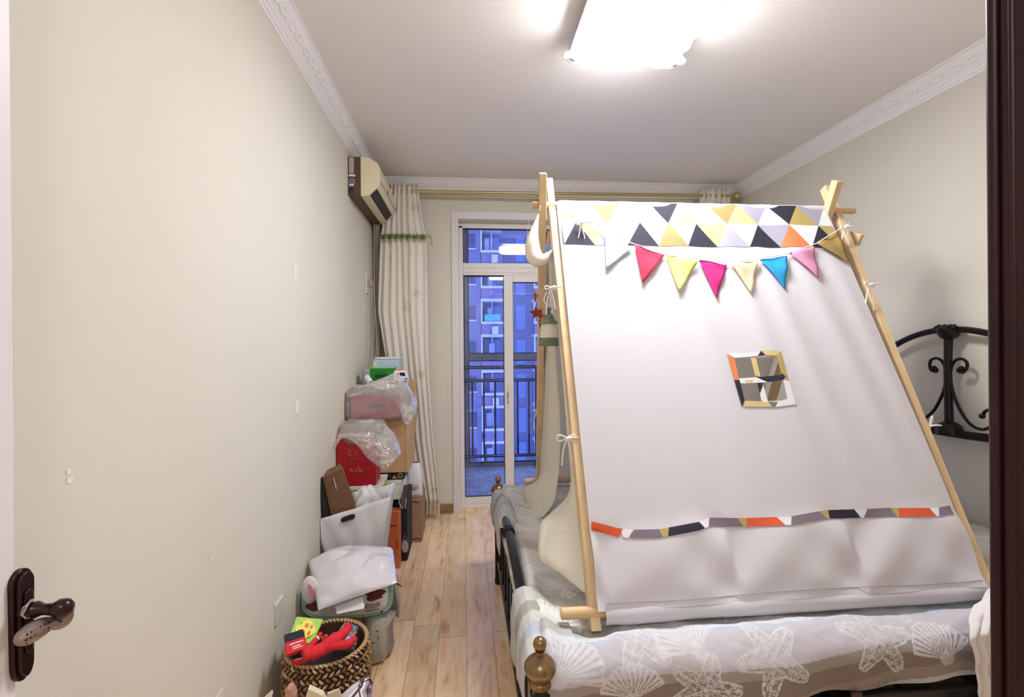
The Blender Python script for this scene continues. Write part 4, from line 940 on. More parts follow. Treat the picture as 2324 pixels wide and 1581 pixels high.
# ================================================================ THINGS ALONG THE LEFT WALL
XW = XL+.004
def rbx(name, x0, x1, y0, y1, z0, z1, m, label, cat, group=None, bev=.003):
    t = thing(name, label, cat, ((x0+x1)/2, (y0+y1)/2, z0), group)
    MB().box(x0, x1, y0, y1, z0, z1).build('body', m, t, bevel=bev); return t
M_kraft = mat('kraft_cardboard', (196, 160, 118), .8, var=.08, vscale=12)
M_kraft2 = mat('brown_cardboard', (168, 128, 98), .75, var=.15, vscale=10)
M_ink = mat('black_ink', (34, 26, 28), .7)
M_tapec = mat('packing_tape', (180, 140, 96), .35)
def crate(x0, x1, y0, y1, z0, z1, label, m=M_kraft, seam=True):
    t = rbx('cardboard_box', x0, x1, y0, y1, z0, z1, m, label, 'box')
    if seam:
        MB().box((x0+x1)/2-.022, (x0+x1)/2+.022, y0-.0012, y1, z1-.05, z1+.0012).build('tape', M_tapec, t, smooth=False)
        MB().box(x0, x1, (y0+y1)/2-.001, (y0+y1)/2+.001, z1, z1+.0008).build('flap_seam', M_ink, t, smooth=False)
    return t
# far column
ca = crate(XW, -.294, 3.34, 3.62, .002, .292, 'brown cardboard carton on the floor beside the curtain hem', M_kraft2)
MB().box(-.375, -.315, 3.3385, 3.3398, .272, .276).box(-.318, -.315, 3.3385, 3.3398, .255, .276).box(-.36, -.305, 3.3385, 3.3398, .02, .026).build('printed_line', M_ink, ca, smooth=False)
MB().box(XW, -.40, 3.38, 3.60, .294, .708).build('x', M_kraft); o = bpy.data.objects[-1] if False else SC.collection.objects[-1]; o.name = 'cardboard_box'; tag(o, 'plain cardboard carton standing behind the big carton against the corner', 'box')
# big carton column
bx1 = thing('storage_box', 'tall black storage box on the floor beneath the white box', 'box', (-.51, 3.2, 0))
MB().box(XW, -.359, 3.06, 3.33, .002, .40).build('body', M_blk, bx1, bevel=.004)
MB().box(-.40, -.362, 3.052, 3.059, .08, .13).build('blue_sticker', mat('sticker_violet', (60, 70, 190), .4), bx1, smooth=False)
cb_ = MB(); cb_.ball((-.372, 3.035, .10), .03, 8, sc=(.7, .6, 1.3)); cb_.tube([(-.385, 3.03, .12), (-.37, 3.02, .19), (-.36, 3.03, .13)], .002, 5)
tag(cb_.build('clear_bag', BAG), 'small crumpled clear plastic bag stuck to the black storage box', 'plastic bag')
wbx = rbx('white_box', -.64, -.387, 3.0, 3.3, .402, .522, mat('white_carton', (226, 224, 226), .5), 'white box wrapped in clear film under the dark patterned box', 'box')
MB().box(-.46, -.387, 2.998, 3.0, .497, .499).build('lid_edge', mat('edge_grey', (170, 168, 172), .5), wbx, smooth=False)
pb = thing('patterned_box', 'flat dark brown box with tan diamond and triangle pattern under the big carton', 'box', (-.5, 3.1, .524))
M_pat = mat('pattern_dark', (44, 30, 32), .6); M_tan = mat('pattern_tan', (196, 166, 130), .6)
MB().box(-.65, -.364, 3.0, 3.3, .524, .572).build('body', M_pat, pb, bevel=.002)
m = MB()
octo = [(.0175*math.cos(PI/8+i*PI/4), .0175*math.sin(PI/8+i*PI/4)) for i in range(8)]
m.prism(octo, lambda p: V(-.392+p[0], 2.999, .548+p[1]), lambda p: V(-.392+p[0], 2.9975, .548+p[1]))
m.prism([(0, .012), (-.017, -.012), (.017, -.012)], lambda p: V(-.427+p[0], 2.999, .542+p[1]), lambda p: V(-.427+p[0], 2.9975, .542+p[1]))
m.box(-.456, -.448, 2.9975, 2.999, .546, .549).box(-.4535, -.4505, 2.9975, 2.999, .540, .555)
m.build('tan_shapes', M_tan, pb, smooth=False)
MB().prism([(0, .010), (-.010, 0), (0, -.010), (.010, 0)], lambda p: V(-.392+p[0], 2.9975, .548+p[1]), lambda p: V(-.392+p[0], 2.9965, .548+p[1])).build('dark_diamond', M_pat, pb, smooth=False)
bc = crate(XW, -.338, 2.97, 3.34, .574, .900, 'large kraft cardboard carton beneath the plastic-wrapped red boxes', M_kraft)
MB().box(-.356, -.352, 2.968, 2.9698, .58, .895).build('corner_crease', M_tapec, bc, smooth=False)
crate(XW, -.375, 3.12, 3.34, .902, 1.085, 'pale cardboard box under the green box and the toy truck', mat('pale_card', (206, 196, 184), .7), seam=False)
# kraft paper bag with curved mark
kb = thing('paper_bag', 'kraft paper bag with a dark curved mark, squeezed beside the curtain', 'paper bag', (-.48, 3.5, .71))
MB().add([V(x, y, z) for z, xa, xb in ((.712, -.62, -.345), (.90, -.63, -.328), (1.087, -.63, -.336)) for x, y in ((xa, 3.39), (xb, 3.40), (xb-.01, 3.58), (xa, 3.58))], [(0,1,5,4),(1,2,6,5),(2,3,7,6),(3,0,4,7),(4,5,9,8),(5,6,10,9),(6,7,11,10),(7,4,8,11),(0,3,2,1),(8,9,10,11)]).build('body', M_kraft, kb, bevel=.004)
MB().tube([V(lerp(-.385, -.338, f), 3.396, .748+.012*math.sin(f*PI)) for f in lin_s(0, 1, 8)], [.001, .003, .004, .005, .005, .004, .003, .002, .001], 6).build('curved_mark', M_ink, kb)
MB().box(-.375, -.35, 3.392, 3.396, .78, .87).build('faint_print', M_kraft2, kb, smooth=False)
# top of the pile
lbx = thing('light_blue_box', 'light blue box with a translucent lid on top of the pile', 'box', (-.52, 3.44, 1.089))
M_lb2 = mat('pale_blue', (186, 206, 222), .5)
MB().box(-.612, -.442, 3.37, 3.52, 1.089, 1.243).build('body', M_lb2, lbx, bevel=.003)
MB().add([V(-.612, 3.3685, 1.243), V(-.575, 3.3685, 1.18), V(-.612, 3.3685, 1.15)], [(0, 2, 1)]).add([V(-.612, 3.3685, 1.15), V(-.575, 3.3685, 1.18), V(-.54, 3.3685, 1.12), V(-.612, 3.3685, 1.12)], [(0, 3, 2, 1)]).build('cream_wedge', mat('wedge_cream', (236, 230, 214), .5), lbx, smooth=False)
MB().box(-.606, -.440, 3.365, 3.525, 1.243, 1.256).build('lid', mat('lid_white', (226, 228, 234), .3), lbx, bevel=.004)
M_grn = mat('bright_green', (6, 128, 20), .4); M_dgrn = mat('dark_green', (4, 50, 16), .5)
gb = rbx('green_box', -.607, -.452, 3.20, 3.32, 1.087, 1.192, M_grn, 'glossy bright green box in front of the light blue box', 'box')
MB().box(-.575, -.49, 3.1985, 3.2, 1.128, 1.150).box(-.565, -.50, 3.1985, 3.2, 1.158, 1.162).box(-.60, -.458, 3.1985, 3.2, 1.092, 1.118).build('dark_window', M_dgrn, gb, smooth=False)
MB().box(-.608, -.451, 3.198, 3.322, 1.190, 1.195).build('rim', mat('pale_green', (140, 200, 150), .5), gb, bevel=.001)
gd = thing('toy_blaster', 'grey toy part with a white tube end beside the green box', 'toy', (-.62, 3.2, 1.04))
MB().rbox((-.632, 3.24, 1.14), (.05, .10, .10), (0, 0, .1)).build('grey_body', mat('toy_grey', (150, 150, 152), .4), gd, bevel=.012)
MB().tube([at(833, 856, Y=3.10), at(842, 869, Y=3.02)], .017, 18).build('white_tube', mat('toy_white', (236, 236, 238), .35), gd)
MB().tube([at(842, 869, Y=3.019), at(843, 870, Y=3.012)], .0145, 18).build('tube_end', mat('toy_darkgrey', (110, 112, 116), .5), gd)
ot = thing('orange_toy', 'small orange toy resting between the white tube and the clear bag', 'toy', at(848, 880, Y=3.02))
MB().tube([at(839, 881, Y=3.0), at(848, 875, Y=3.0), at(856, 867, Y=3.02)], [.012, .019, .011], 12).build('body', mat('toy_orange', (222, 92, 42), .5), ot)
MB().ball(at(838, 881, Y=2.99), .008, 8).ball(at(849, 873, Y=2.985), .007, 8).build('detail', mat('toy_peach', (240, 180, 140), .5), ot)
dm = thing('domino_toy', 'white toy bar with grey round studs in front of the green box', 'toy', at(865, 866, Y=3.10))
p0 = at(853, 867, Y=3.10); MB().rbox((p0.x+.03, 3.10, p0.z-.004), (.09, .02, .022), (0, 0, 0)).build('bar', mat('toy_white', (236, 236, 238)), dm, bevel=.004)
for dx in (.004, .028, .052): MB().lathe([(.006, 0), (.006, -.002)], (p0.x+dx, 3.0895, p0.z-.002), 12, axis='Y').build('stud', mat('toy_darkgrey', (110, 112, 116)), dm)
tk = thing('toy_truck', 'white toy truck with black windows and an orange roof light, on the pile edge', 'toy', (-.41, 3.22, 1.09))
def tp(px, py, y=3.19): return at(px, py, Y=y)
MB().prism([(-.452, 1.092), (-.366, 1.092), (-.362, 1.125), (-.368, 1.145), (-.378, 1.172), (-.440, 1.178), (-.452, 1.168)], lambda p: V(p[0], 3.17, p[1]), lambda p: V(p[0], 3.25, p[1])).build('cab', mat('toy_white', (236, 236, 238)), tk, bevel=.004)
MB().box(-.428, -.419, 3.168, 3.172, 1.144, 1.160).build('window', M_ink, tk, smooth=False)
MB().prism([(-.412, 1.144), (-.376, 1.140), (-.380, 1.163), (-.412, 1.163)], lambda p: V(p[0], 3.168, p[1]), lambda p: V(p[0], 3.172, p[1])).build('window', M_ink, tk, smooth=False)
MB().box(-.44, -.405, 3.18, 3.24, 1.178, 1.186).build('roof_light', mat('roof_orange', (224, 150, 96), .4), tk, bevel=.002)
for x in (-.432, -.385): MB().lathe([(.013, -.004), (.014, 0), (.014, .014), (.012, .018)], (x, 3.162, 1.10), 14, axis='Y').build('wheel', M_ink, tk)
MB().box(-.38, -.362, 3.166, 3.17, 1.12, 1.128).box(-.38, -.364, 3.166, 3.17, 1.104, 1.110).build('grille', mat('toy_darkgrey', (110, 112, 116)), tk, smooth=False)
# red boxes with clear plastic
M_red = mat('crimson_card', (176, 20, 36), .45); M_red2 = mat('rose_card', (214, 70, 84), .5); M_gt = mat('gold_print', (232, 176, 104), .4, metal=.3)
r1 = thing('red_gift_box', 'rose red box wrapped in clear plastic on the large carton', 'box', (-.53, 2.86, .902))
MB().box(-.672, -.385, 2.955, 3.10, .902, 1.062).build('body', M_red2, r1, bevel=.004)
m = MB(); 
for i in range(5):
    a = i*1.25; c = V(-.43+.018*math.cos(a), 2.9535, .985+.025*math.sin(a)); m.tube([c, c+V(.02*math.cos(a+.6), 0, .02*math.sin(a+.6)), c+V(.028*math.cos(a+1.4), 0, .028*math.sin(a+1.4))], [.001, .004, .001], 5)
m.build('orange_leaves', mat('leaf_orange', (232, 120, 60), .5), r1)
MB().prism([(-.57, .985), (-.53, .995), (-.49, .988), (-.47, .976), (-.51, .968), (-.56, .972)], lambda p: V(p[0], 2.9545, p[1]), lambda p: V(p[0], 2.953, p[1])).build('violet_brush_mark', mat('violet_ink', (120, 66, 110), .5), r1, smooth=False)
def bagblob(name, label, c, ext, pulls, seed, squash=.55, amp=.018, base=None, nseg=44, film=None):
    m = MB(); c = Vector(c); vs = []; rows = nseg; cols = nseg*2; of = V(seed*3.1, seed*1.7, seed*.9)
    for i in range(rows+1):
        th = PI*i/rows
        for j in range(cols):
            ph = 2*PI*j/cols
            d = V(math.sin(th)*math.cos(ph), math.sin(th)*math.sin(ph), -math.cos(th))
            e = V(*[math.copysign(abs(q)**squash, q) for q in d])
            p = V(e.x*ext[0], e.y*ext[1], e.z*ext[2])
            nn = noise.noise(p*9+of)*1.0+abs(noise.noise(p*22+of))*.7-.25+abs(noise.noise(p*48+of*2))*.3
            p = c+p+d*nn*amp
            for (tp_, rad, st) in pulls:
                tp_ = Vector(tp_); base_ = c+V(e.x*ext[0], e.y*ext[1], e.z*ext[2]); dd_ = (tp_-base_).length
                p = p.lerp(tp_, st*math.exp(-(dd_/rad)**2))
            if base is not None: p.z = max(p.z, base)
            p.x = max(p.x, XL+.006)
            vs.append(p)
    fs = [(i*cols+j, i*cols+(j+1) % cols, (i+1)*cols+(j+1) % cols, (i+1)*cols+j) for i in range(rows) for j in range(cols)]
    m.add(vs, fs)
    if film:
        A, B, ya, yb = film; A = smooth_pts([at(x, y, Y=ya) for x, y in A], 6); B = smooth_pts([at(x, y, Y=yb) for x, y in B], 6)
        def fl_(i, v):
            p = A[int(i)].lerp(B[int(i)], v); e = math.sin(PI*v)
            q_ = p*26+of; return p+V(0, -.03*e, .0)+V(noise.noise(q_)*.008, -abs(noise.noise(q_*1.7))*.03, noise.noise(q_+V(9, 2, 1))*.008)*(.3+.7*e)
        m.grid(fl_, list(range(len(A))), lin_s(0, 1, 22))
    o = m.build(name, BAG, ang=0); return tag(o, label, 'plastic bag')
bagblob('clear_bag', 'clear crinkled plastic bag around the upper rose red box', (-.515, 3.0, .995), (.19, .10, .10), [(at(945, 930, Y=2.97), .07, .7), (at(925, 955, Y=2.93), .05, .3), (at(795, 962, Y=2.92), .06, .8)], 1, amp=.016, squash=.38, film=([(789,893),(812,878),(845,866),(878,853),(899,845),(914,858),(932,882),(946,908),(944,935)], [(796,902),(830,895),(860,897),(885,902),(905,925),(912,945),(915,955),(922,962),(930,960)], 3.0, 2.91))
gr = thing('green_carton', 'lime green carton with a white lid edge under the dark red gift box', 'box', (-.57, 2.82, .45))
M_lime = mat('lime_card', (172, 214, 78), .5)
MB().box(XW, -.462, 2.715, 2.95, .45, .555).build('body', M_lime, gr, bevel=.002)
MB().box(XW, -.458, 2.71, 2.952, .553, .572).build('lid', mat('lid_card_white', (232, 226, 226), .5), gr, bevel=.002)
m = MB()
for i in range(5):
    y = 2.76+i*.032; m.box(-.4622, -.4612, y, y+.018, .525-.0*i, .530).box(-.4622, -.4612, y+.004, y+.012, .50, .512)
m.build('black_lettering', M_ink, gr, smooth=False)
crate(XW, -.47, 2.71, 2.95, .002, .447, 'plain carton on the floor supporting the lime green carton', M_kraft2, seam=False)
r2x = thing('red_gift_box', 'dark red gift box with gold emblem and gold characters', 'box', (-.6, 2.76, .575))
MB().box(XW, -.486, 2.72, 2.86, .574, .845).build('body', M_red, r2x, bevel=.003)
def px2(px, py): q = at(px, py, Y=2.719); return q
def stroke(pts, r): return smooth_pts([px2(*p) for p in pts], 4), r
m = MB()
for pts, r in (([(780,1019),(786,1018),(793,1021),(796,1024),(792,1026.5),(790,1029),(790.5,1031.5),(793,1033),(800,1033),(806,1033),(809,1031),(809.5,1028),(808,1026),(804,1026),(801,1023)], [.0008,.001,.0022,.0028,.0026,.0036,.0040,.002,.0009,.002,.0040,.0038,.003,.0016,.0006]),
    ([(785.5,1023.8),(786,1024.2)], .0035), ([(792,1039),(798,1040),(803,1038),(808,1040),(812,1042)], [.0006,.001,.0018,.0014,.0026]), ([(799,1040),(798.5,1043)], .0014), ([(799,1047),(799,1053)], .0015), ([(799.5,1019),(800,1019.6)], .0014)):
    m.tube(smooth_pts([px2(*p) for p in pts], 4), r, 6, flat=.4)
m.build('gold_emblem', M_gt, r2x)
for (body, px, py, size) in (('山', 804.5, 1066, .0145), ('庄', 810.8, 1063.5, .0155), ('院', 814, 1071.5, .021)):
    vs, fs = text_mesh(body, size, .0004); p = px2(px, py)
    MB().add([p+V(v.x, -v.z-.001, v.y) for v in vs], fs).build('gold_character', M_gt, r2x, smooth=False)
m = MB()
for cx in (795.5, 799.8):
    m.tube([px2(cx+dx, 1064.6+dy) for dx, dy in ((-1.5, -1.5), (1.5, -1.5), (1.5, 1.5), (-1.5, 1.5))], .0009, 5, closed=True).tube([px2(cx-1.3, 1064.6), px2(cx+1.3, 1064.6)], .0008, 5).tube([px2(cx, 1063.2), px2(cx, 1066)], .0006, 5)
for k in range(10): m.tube([px2(794+k*1.85, 1068.6+.3*(k % 2)), px2(795.1+k*1.85, 1069.1)], .0010, 5)
m.build('small_gold_print', M_gt, r2x)
bagblob('clear_bag', 'clear crinkled plastic bag draped over the dark red gift box', (-.565, 2.80, .855), (.125, .10, .065), [(at(858, 955, Y=2.76), .08, .5)], 2, amp=.014, film=([(752,1018),(757,998),(775,975),(800,960),(828,952),(862,956),(888,975),(903,1000),(910,1026)], [(757,1045),(764,1012),(778,994),(798,1000),(816,1016),(832,1036),(850,1052),(862,1060),(873,1068)], 2.78, 2.68))
# orange box, strap bag, white plastic package
ob_ = thing('orange_box', 'tall orange box standing on the floor beside the white tote', 'box', (-.5, 3.0, 0))
MB().box(-.62, -.394, 2.965, 3.045, .002, .343).build('body', mat('orange_card', (214, 112, 66), .5, var=.15, vscale=14), ob_, bevel=.003)
MB().box(-.45, -.41, 2.963, 2.965, .255, .262).box(-.416, -.412, 2.963, 2.965, .12, .17).box(-.406, -.402, 2.963, 2.965, .12, .16).build('brown_print', mat('rust_print', (130, 44, 24), .6), ob_, smooth=False)
sb_ = thing('phone_case_packet', 'clear hang packet with a dark strip beside the white box', 'packet', (-.37, 2.98, .36))
q = [at(*p, Y=2.985) for p in ((906, 1150), (916, 1101), (927, 1100), (918, 1152))]
MB().add(q+[p+V(0, .008, 0) for p in q], [(0, 1, 2, 3), (7, 6, 5, 4), (0, 4, 5, 1), (1, 5, 6, 2), (2, 6, 7, 3), (3, 7, 4, 0)]).build('dark_strip', mat('plum_strip', (96, 74, 84), .5), sb_)
MB().tube([at(*p, Y=2.98) for p in ((899, 1130), (914, 1100), (919, 1080))], .002, 5).tube([at(*p, Y=2.98) for p in ((905, 1128), (906, 1142), (913, 1153), (920, 1153), (922, 1130))], .0025, 6).build('clear_edge', mat('clear_edge_white', (220, 216, 218), .2), sb_)
wp = thing('wrapped_package', 'white and clear plastic package standing on the brown carton beside the curtain', 'package', (-.35, 3.4, .294))
m = MB(); zs = [(.296, .05, .035), (.32, .056, .05), (.40, .058, .06), (.46, .052, .055), (.51, .042, .04), (.527, .026, .02)]
for k, (z, hw_, hd) in enumerate(zs): pass
m.grid(lambda a, k: (lambda z, hw_, hd: V(-.348+math.copysign(abs(math.cos(a))**.5, math.cos(a))*hw_+.003*math.sin(k*3+a*3), 3.405+math.copysign(abs(math.sin(a))**.5, math.sin(a))*hd, z))(*[interp([(i, zs[i][j]) for i in range(6)], k) for j in range(3)]), lin_s(0, 2*PI, 36), lin_s(0, 5, 20))
m.build('wrap', mat('poly_white', (232, 228, 232), .25, bump=.5, bscale=30), wp, ang=0)
MB().ball((-.345, 3.352, .375), .03, 10, sc=(1, .4, .8)).build('grey_content', mat('content_grey', (176, 172, 176), .3, bump=.6, bscale=60), wp)
MB().tube([(-.36, 3.40, .525), (-.365, 3.41, .60), (-.362, 3.42, .72)], .004, 6).tube([(-.345, 3.40, .525), (-.347, 3.41, .70)], .0015, 5).build('strap', M_tape, wp)
# white tote with dark woven box, black case, white bag
tote = thing('tote_bag', 'white non-woven tote bag with an oval hand slot', 'tote bag', (-.54, 2.5, 0))
M_tote = mat('nonwoven_white', (226, 222, 224), .7, bump=.4, bscale=300)
TLp, TRp = at(712, 1182, Y=2.42), at(886, 1127, Y=2.42)
def tt(u, v, side=0):      # v 0 top .. 1 floor
    y = 2.42+side*(.17-.02*v)
    zt_ = lerp(TLp.z, TRp.z, u)+(.02 if side else 0)
    xa = lerp(TLp.x, -.632, min(1, v*1.7)); xb = lerp(TRp.x, -.425, min(1, v*1.3))
    x = lerp(xa, xb, u); z = lerp(zt_, .002, v)
    bul = -.022*math.sin(PI*u)*math.sin(PI*min(1, v*1.2)) if not side else .0
    return V(max(XL+.004, x), y+bul+.004*math.sin(u*9+v*13)+.003*math.sin(u*21-v*8), z)
m = MB(); m.grid(lambda u, v: tt(u, v, 0), lin_s(0, 1, 24), lin_s(0, 1, 24)); m.grid(lambda u, v: tt(u, v, 1), lin_s(0, 1, 16), lin_s(0, 1, 12))
m.grid(lambda s_, v: tt(0, v, 0).lerp(tt(0, v, 1), s_)+V(.012*math.sin(s_*PI)*(1-v), 0, 0), lin_s(0, 1, 5), lin_s(0, 1, 12)); m.grid(lambda s_, v: tt(1, v, 0).lerp(tt(1, v, 1), s_)-V(.02*math.sin(s_*PI)*(1-v*.5), 0, 0), lin_s(0, 1, 5), lin_s(0, 1, 12))
m.build('body', M_tote, tote, ang=60, solid=.0015)
c0 = at(789, 1176, Y=2.40); m = MB(); ang_ = .30
def stad(a, w, h):
    cx = w*(1 if math.cos(a) > 0 else -1)*.7; return (cx+h*math.cos(a), h*math.sin(a))
pts = [stad(a, .033, .0105) for a in lin_s(-PI/2, PI*1.5-.01, 24)]
m.prism(pts, lambda p: V(c0.x+p[0]*math.cos(ang_)-p[1]*math.sin(ang_), 2.4145, c0.z+p[0]*math.sin(ang_)+p[1]*math.cos(ang_)), lambda p: V(c0.x+p[0]*math.cos(ang_)-p[1]*math.sin(ang_), 2.398, c0.z+p[0]*math.sin(ang_)+p[1]*math.cos(ang_)))
m.build('hand_slot', mat('slot_dark', (50, 20, 22), .8), tote)
wv = thing('woven_box', 'dark brown woven-texture box leaning in the white tote', 'box', (-.62, 2.5, .35))
mw = mat('woven_brown', (86, 52, 34), .5)
tc = N(mw, 'ShaderNodeTexCoord'); wvt = N(mw, 'ShaderNodeTexBrick'); wvt.inputs['Scale'].default_value = 1; wvt.inputs['Brick Width'].default_value = .007; wvt.inputs['Row Height'].default_value = .0055; wvt.inputs['Mortar Size'].default_value = .0008
mpg = N(mw, 'ShaderNodeMapping'); mpg.inputs['Rotation'].default_value = (PI/2, 0, 0); L(mw, tc.outputs['Object'], mpg.inputs[0]); L(mw, mpg.outputs[0], wvt.inputs['Vector'])
wvt.inputs['Color1'].default_value = lin((62, 34, 26)); wvt.inputs['Color2'].default_value = lin((96, 56, 36)); wvt.inputs['Mortar'].default_value = lin((150, 110, 80)); L(mw, wvt.outputs[0], mw.node_tree.nodes['Principled BSDF'].inputs['Base Color'])
A_, B_, C_, D_ = at(731, 1084, Y=2.47), at(778, 1061, Y=2.47), at(816, 1170, Y=2.445), at(757, 1195, Y=2.445)
dv = V(-.035, .09, .0)
MB().add([A_, B_, C_, D_]+[p+dv for p in (A_, B_, C_, D_)], [(0, 3, 2, 1), (4, 5, 6, 7), (0, 1, 5, 4), (1, 2, 6, 5), (2, 3, 7, 6), (3, 0, 4, 7)]).build('body', mw, wv, bevel=.003)
h_ = [at(757, 1083, Y=2.462), at(761, 1100, Y=2.462), at(764, 1110, Y=2.458)]
MB().tube(h_, [.001, .0022, .001], 6).build('white_scratch', mat('scratch_white', (220, 216, 210), .5), wv)
bk = thing('black_case', 'rounded black case standing against the wall in the white tote', 'case', (-.68, 2.5, .35))
MB().tube(smooth_pts([at(722, 1079, Y=2.455)+V(.001, 0, -.003), at(723, 1090, Y=2.455), at(737, 1150, Y=2.455), at(748, 1200, Y=2.455)]), [.014]+[.021]*14+[.021], 16).build('edge_tube', mat('case_black', (24, 20, 22), .4), bk)
MB().add([V(XL+.004, 2.50, at(715, 1085, Y=2.5).z), at(735, 1082, Y=2.5), at(760, 1200, Y=2.5), V(XL+.004, 2.50, at(715, 1200, Y=2.5).z)]+[V(XL+.004, 2.58, at(715, 1085, Y=2.5).z), at(735, 1082, Y=2.58), at(760, 1200, Y=2.58), V(XL+.004, 2.58, at(715, 1200, Y=2.5).z)], [(0, 3, 2, 1), (4, 5, 6, 7), (0, 1, 5, 4), (1, 2, 6, 5), (2, 3, 7, 6), (3, 0, 4, 7)]).build('body', mat('case_dark', (40, 34, 36), .45), bk, bevel=.004)
wb2 = MB()
def wbf(a, b): 
    d = V(math.cos(a)*math.sin(b), math.sin(a)*math.sin(b), -math.cos(b)); nn = noise.noise(d*3+V(5, 1, 2))*.02+abs(noise.noise(d*7))*.012
    return V(-.495, 2.50, .50)+V(d.x*.082, d.y*.05, d.z*.125)+d*nn
wb2.grid(wbf, lin_s(0, 2*PI, 40), lin_s(0.01, PI-.01, 26))
tag(wb2.build('plastic_bag', mat('thin_white_plastic', (236, 234, 236), .3, bump=.5, bscale=35, trans=.2), ang=0), 'crumpled white plastic carrier bag stuffed in the tote', 'plastic bag')
# mint tub, shiny bag, grey cloth bag
tub = thing('plastic_tub', 'mint green and white plastic tub with a printed label under the shiny white bag', 'tub', (-.5, 2.25, .19))
M_mint = mat('mint_plastic', (158, 204, 190), .35); M_tubw = mat('tub_white', (232, 226, 224), .35)
def rsec(z, x0, x1, y0, y1, e=.42, n_=44):
    cx, cy, hx, hy = (x0+x1)/2, (y0+y1)/2, (x1-x0)/2, (y1-y0)/2
    return [V(cx+math.copysign(abs(math.cos(t))**e, math.cos(t))*hx, cy+math.copysign(abs(math.sin(t))**e, math.sin(t))*hy, z) for t in [2*PI*i/n_ for i in range(n_)]]
def loft(m, secs, mi=0):
    n_ = len(secs[0]); vs = [p for s_ in secs for p in s_]
    return m.add(vs, [(i*n_+j, i*n_+(j+1) % n_, (i+1)*n_+(j+1) % n_, (i+1)*n_+j) for i in range(len(secs)-1) for j in range(n_)]+[tuple(range(n_))[::-1], tuple((len(secs)-1)*n_+j for j in range(n_))], mi)
# lying on its back: the lid faces the room
def ysec(y, x0, x1, z0, z1, e=.6):
    return [V(p.x, y, p.y) for p in rsec(0, x0, x1, z0, z1, e)]
loft(MB(), [ysec(y, -.692+d, -.312-d, .182+d, .365-d) for y, d in ((2.13, .012), (2.125, .0), (2.14, 0), (2.19, .01), (2.20, .02))]).build('tub_body', M_mint, tub, ang=50)
loft(MB(), [ysec(y, -.672+d, -.332-d, .197+d, .352-d) for y, d in ((2.124, 0), (2.112, 0), (2.105, .008))]).build('lid', M_tubw, tub, ang=50)
m = MB(); m.prism([(math.cos(a)*.040*(1+.25*math.sin(a*5)), math.sin(a)*.028*(1+.2*math.cos(a*3))) for a in lin_s(0, 2*PI-.2, 22)], lambda p: V(-.385+p[0], 2.1035, .290+p[1]), lambda p: V(-.385+p[0], 2.1015, .290+p[1]))
m.prism([(math.cos(a)*.03*(1+.25*math.sin(a*4)), math.sin(a)*.03) for a in lin_s(0, 2*PI-.2, 20)], lambda p: V(-.635+p[0], 2.1035, .262+p[1]), lambda p: V(-.635+p[0], 2.1015, .262+p[1]))
m.build('brown_picture', mat('picture_brown', (112, 50, 52), .6, var=.5, vscale=60), tub, smooth=False)
m = MB()
for i, (w_, z_) in enumerate(((.05, .245), (.065, .238), (.05, .231), (.06, .222), (.04, .215))): m.box(-.425, -.425+w_, 2.1025, 2.104, z_, z_+.0022)
m.box(-.375, -.366, 2.1025, 2.104, .243, .252); m.build('small_print', mat('print_grey', (110, 104, 108)), tub, smooth=False)
rbx('low_box', XW, -.45, 2.14, 2.34, .002, .180, M_kraft2, 'low cardboard box on the floor under the mint green tub', 'box')
pd = thing('pink_ball', 'white and pink round toy ball poking out under the shiny bag', 'toy', (-.655, 2.11, .30))
MB().ball(at(703, 1338, Y=2.09), .055, 16, sc=(.62, .35, 1.05)).build('shell', mat('ball_white', (226, 218, 222), .35), pd)
MB().prism([(-.010, .030), (.006, .016), (.016, -.01), (.018, -.045), (.004, -.03), (-.008, -.005)], lambda p: at(705, 1340, Y=2.066)+V(p[0], 0, p[1]), lambda p: at(705, 1340, Y=2.072)+V(p[0], 0, p[1])).build('pink_panel', mat('ball_pink', (238, 150, 172), .4), pd, smooth=False)
M_shiny = mat('shiny_white_film', (226, 222, 230), .2, spec=.9, bump=.25, bscale=9, coat=.8)
BL, BR, TR_, TL_ = at(722, 1384, Y=1.99), at(901, 1322, Y=2.02), at(890, 1232, Y=2.27), at(697, 1256, Y=2.27)
def pil(u, v, sgn):
    p = BL.lerp(BR, u).lerp(TL_.lerp(TR_, u), v); e = (math.sin(PI*u)*math.sin(PI*v))**.45 if 0 < u < 1 and 0 < v < 1 else 0
    nq = V(u*2.2+v*.8, v*2.6-u*.7, 0); rp_ = .022*(abs(noise.noise(nq*.9+V(.4, 1.3, 0)))-.2)*2+.003*(1-abs(noise.noise(nq*1.8+V(4, 4, 0)))*4)
    corner = V(0, 0, 0)
    if v > .8: corner = V((.5-u)*.10*((v-.8)/.2)**2, 0, -.03*((v-.8)/.2)**2*abs(u-.5)*2)
    q_ = p+V(0, -.020, .045)*e*(1 if sgn > 0 else -.1)+V(0, 0, rp_*e*(1 if sgn > 0 else .2))+corner+V(0, 0, .010*math.sin(u*PI)*v)
    q_.x = max(XL+.006, q_.x); return q_
m = MB(); m.grid(lambda u, v: pil(u, v, 1), lin_s(0, 1, 56), lin_s(0, 1, 44)); m.grid(lambda u, v: pil(u, v, -1), lin_s(0, 1, 24), lin_s(0, 1, 16))
tag(m.build('shiny_bag', M_shiny, ang=0), 'shiny white plastic mailer bag lying on the mint green tub', 'plastic bag')
q = [at(*p, Y=y) for p, y in (((758, 1371), 2.03), ((822, 1353), 2.03), ((826, 1381), 1.995), ((764, 1394), 1.995))]
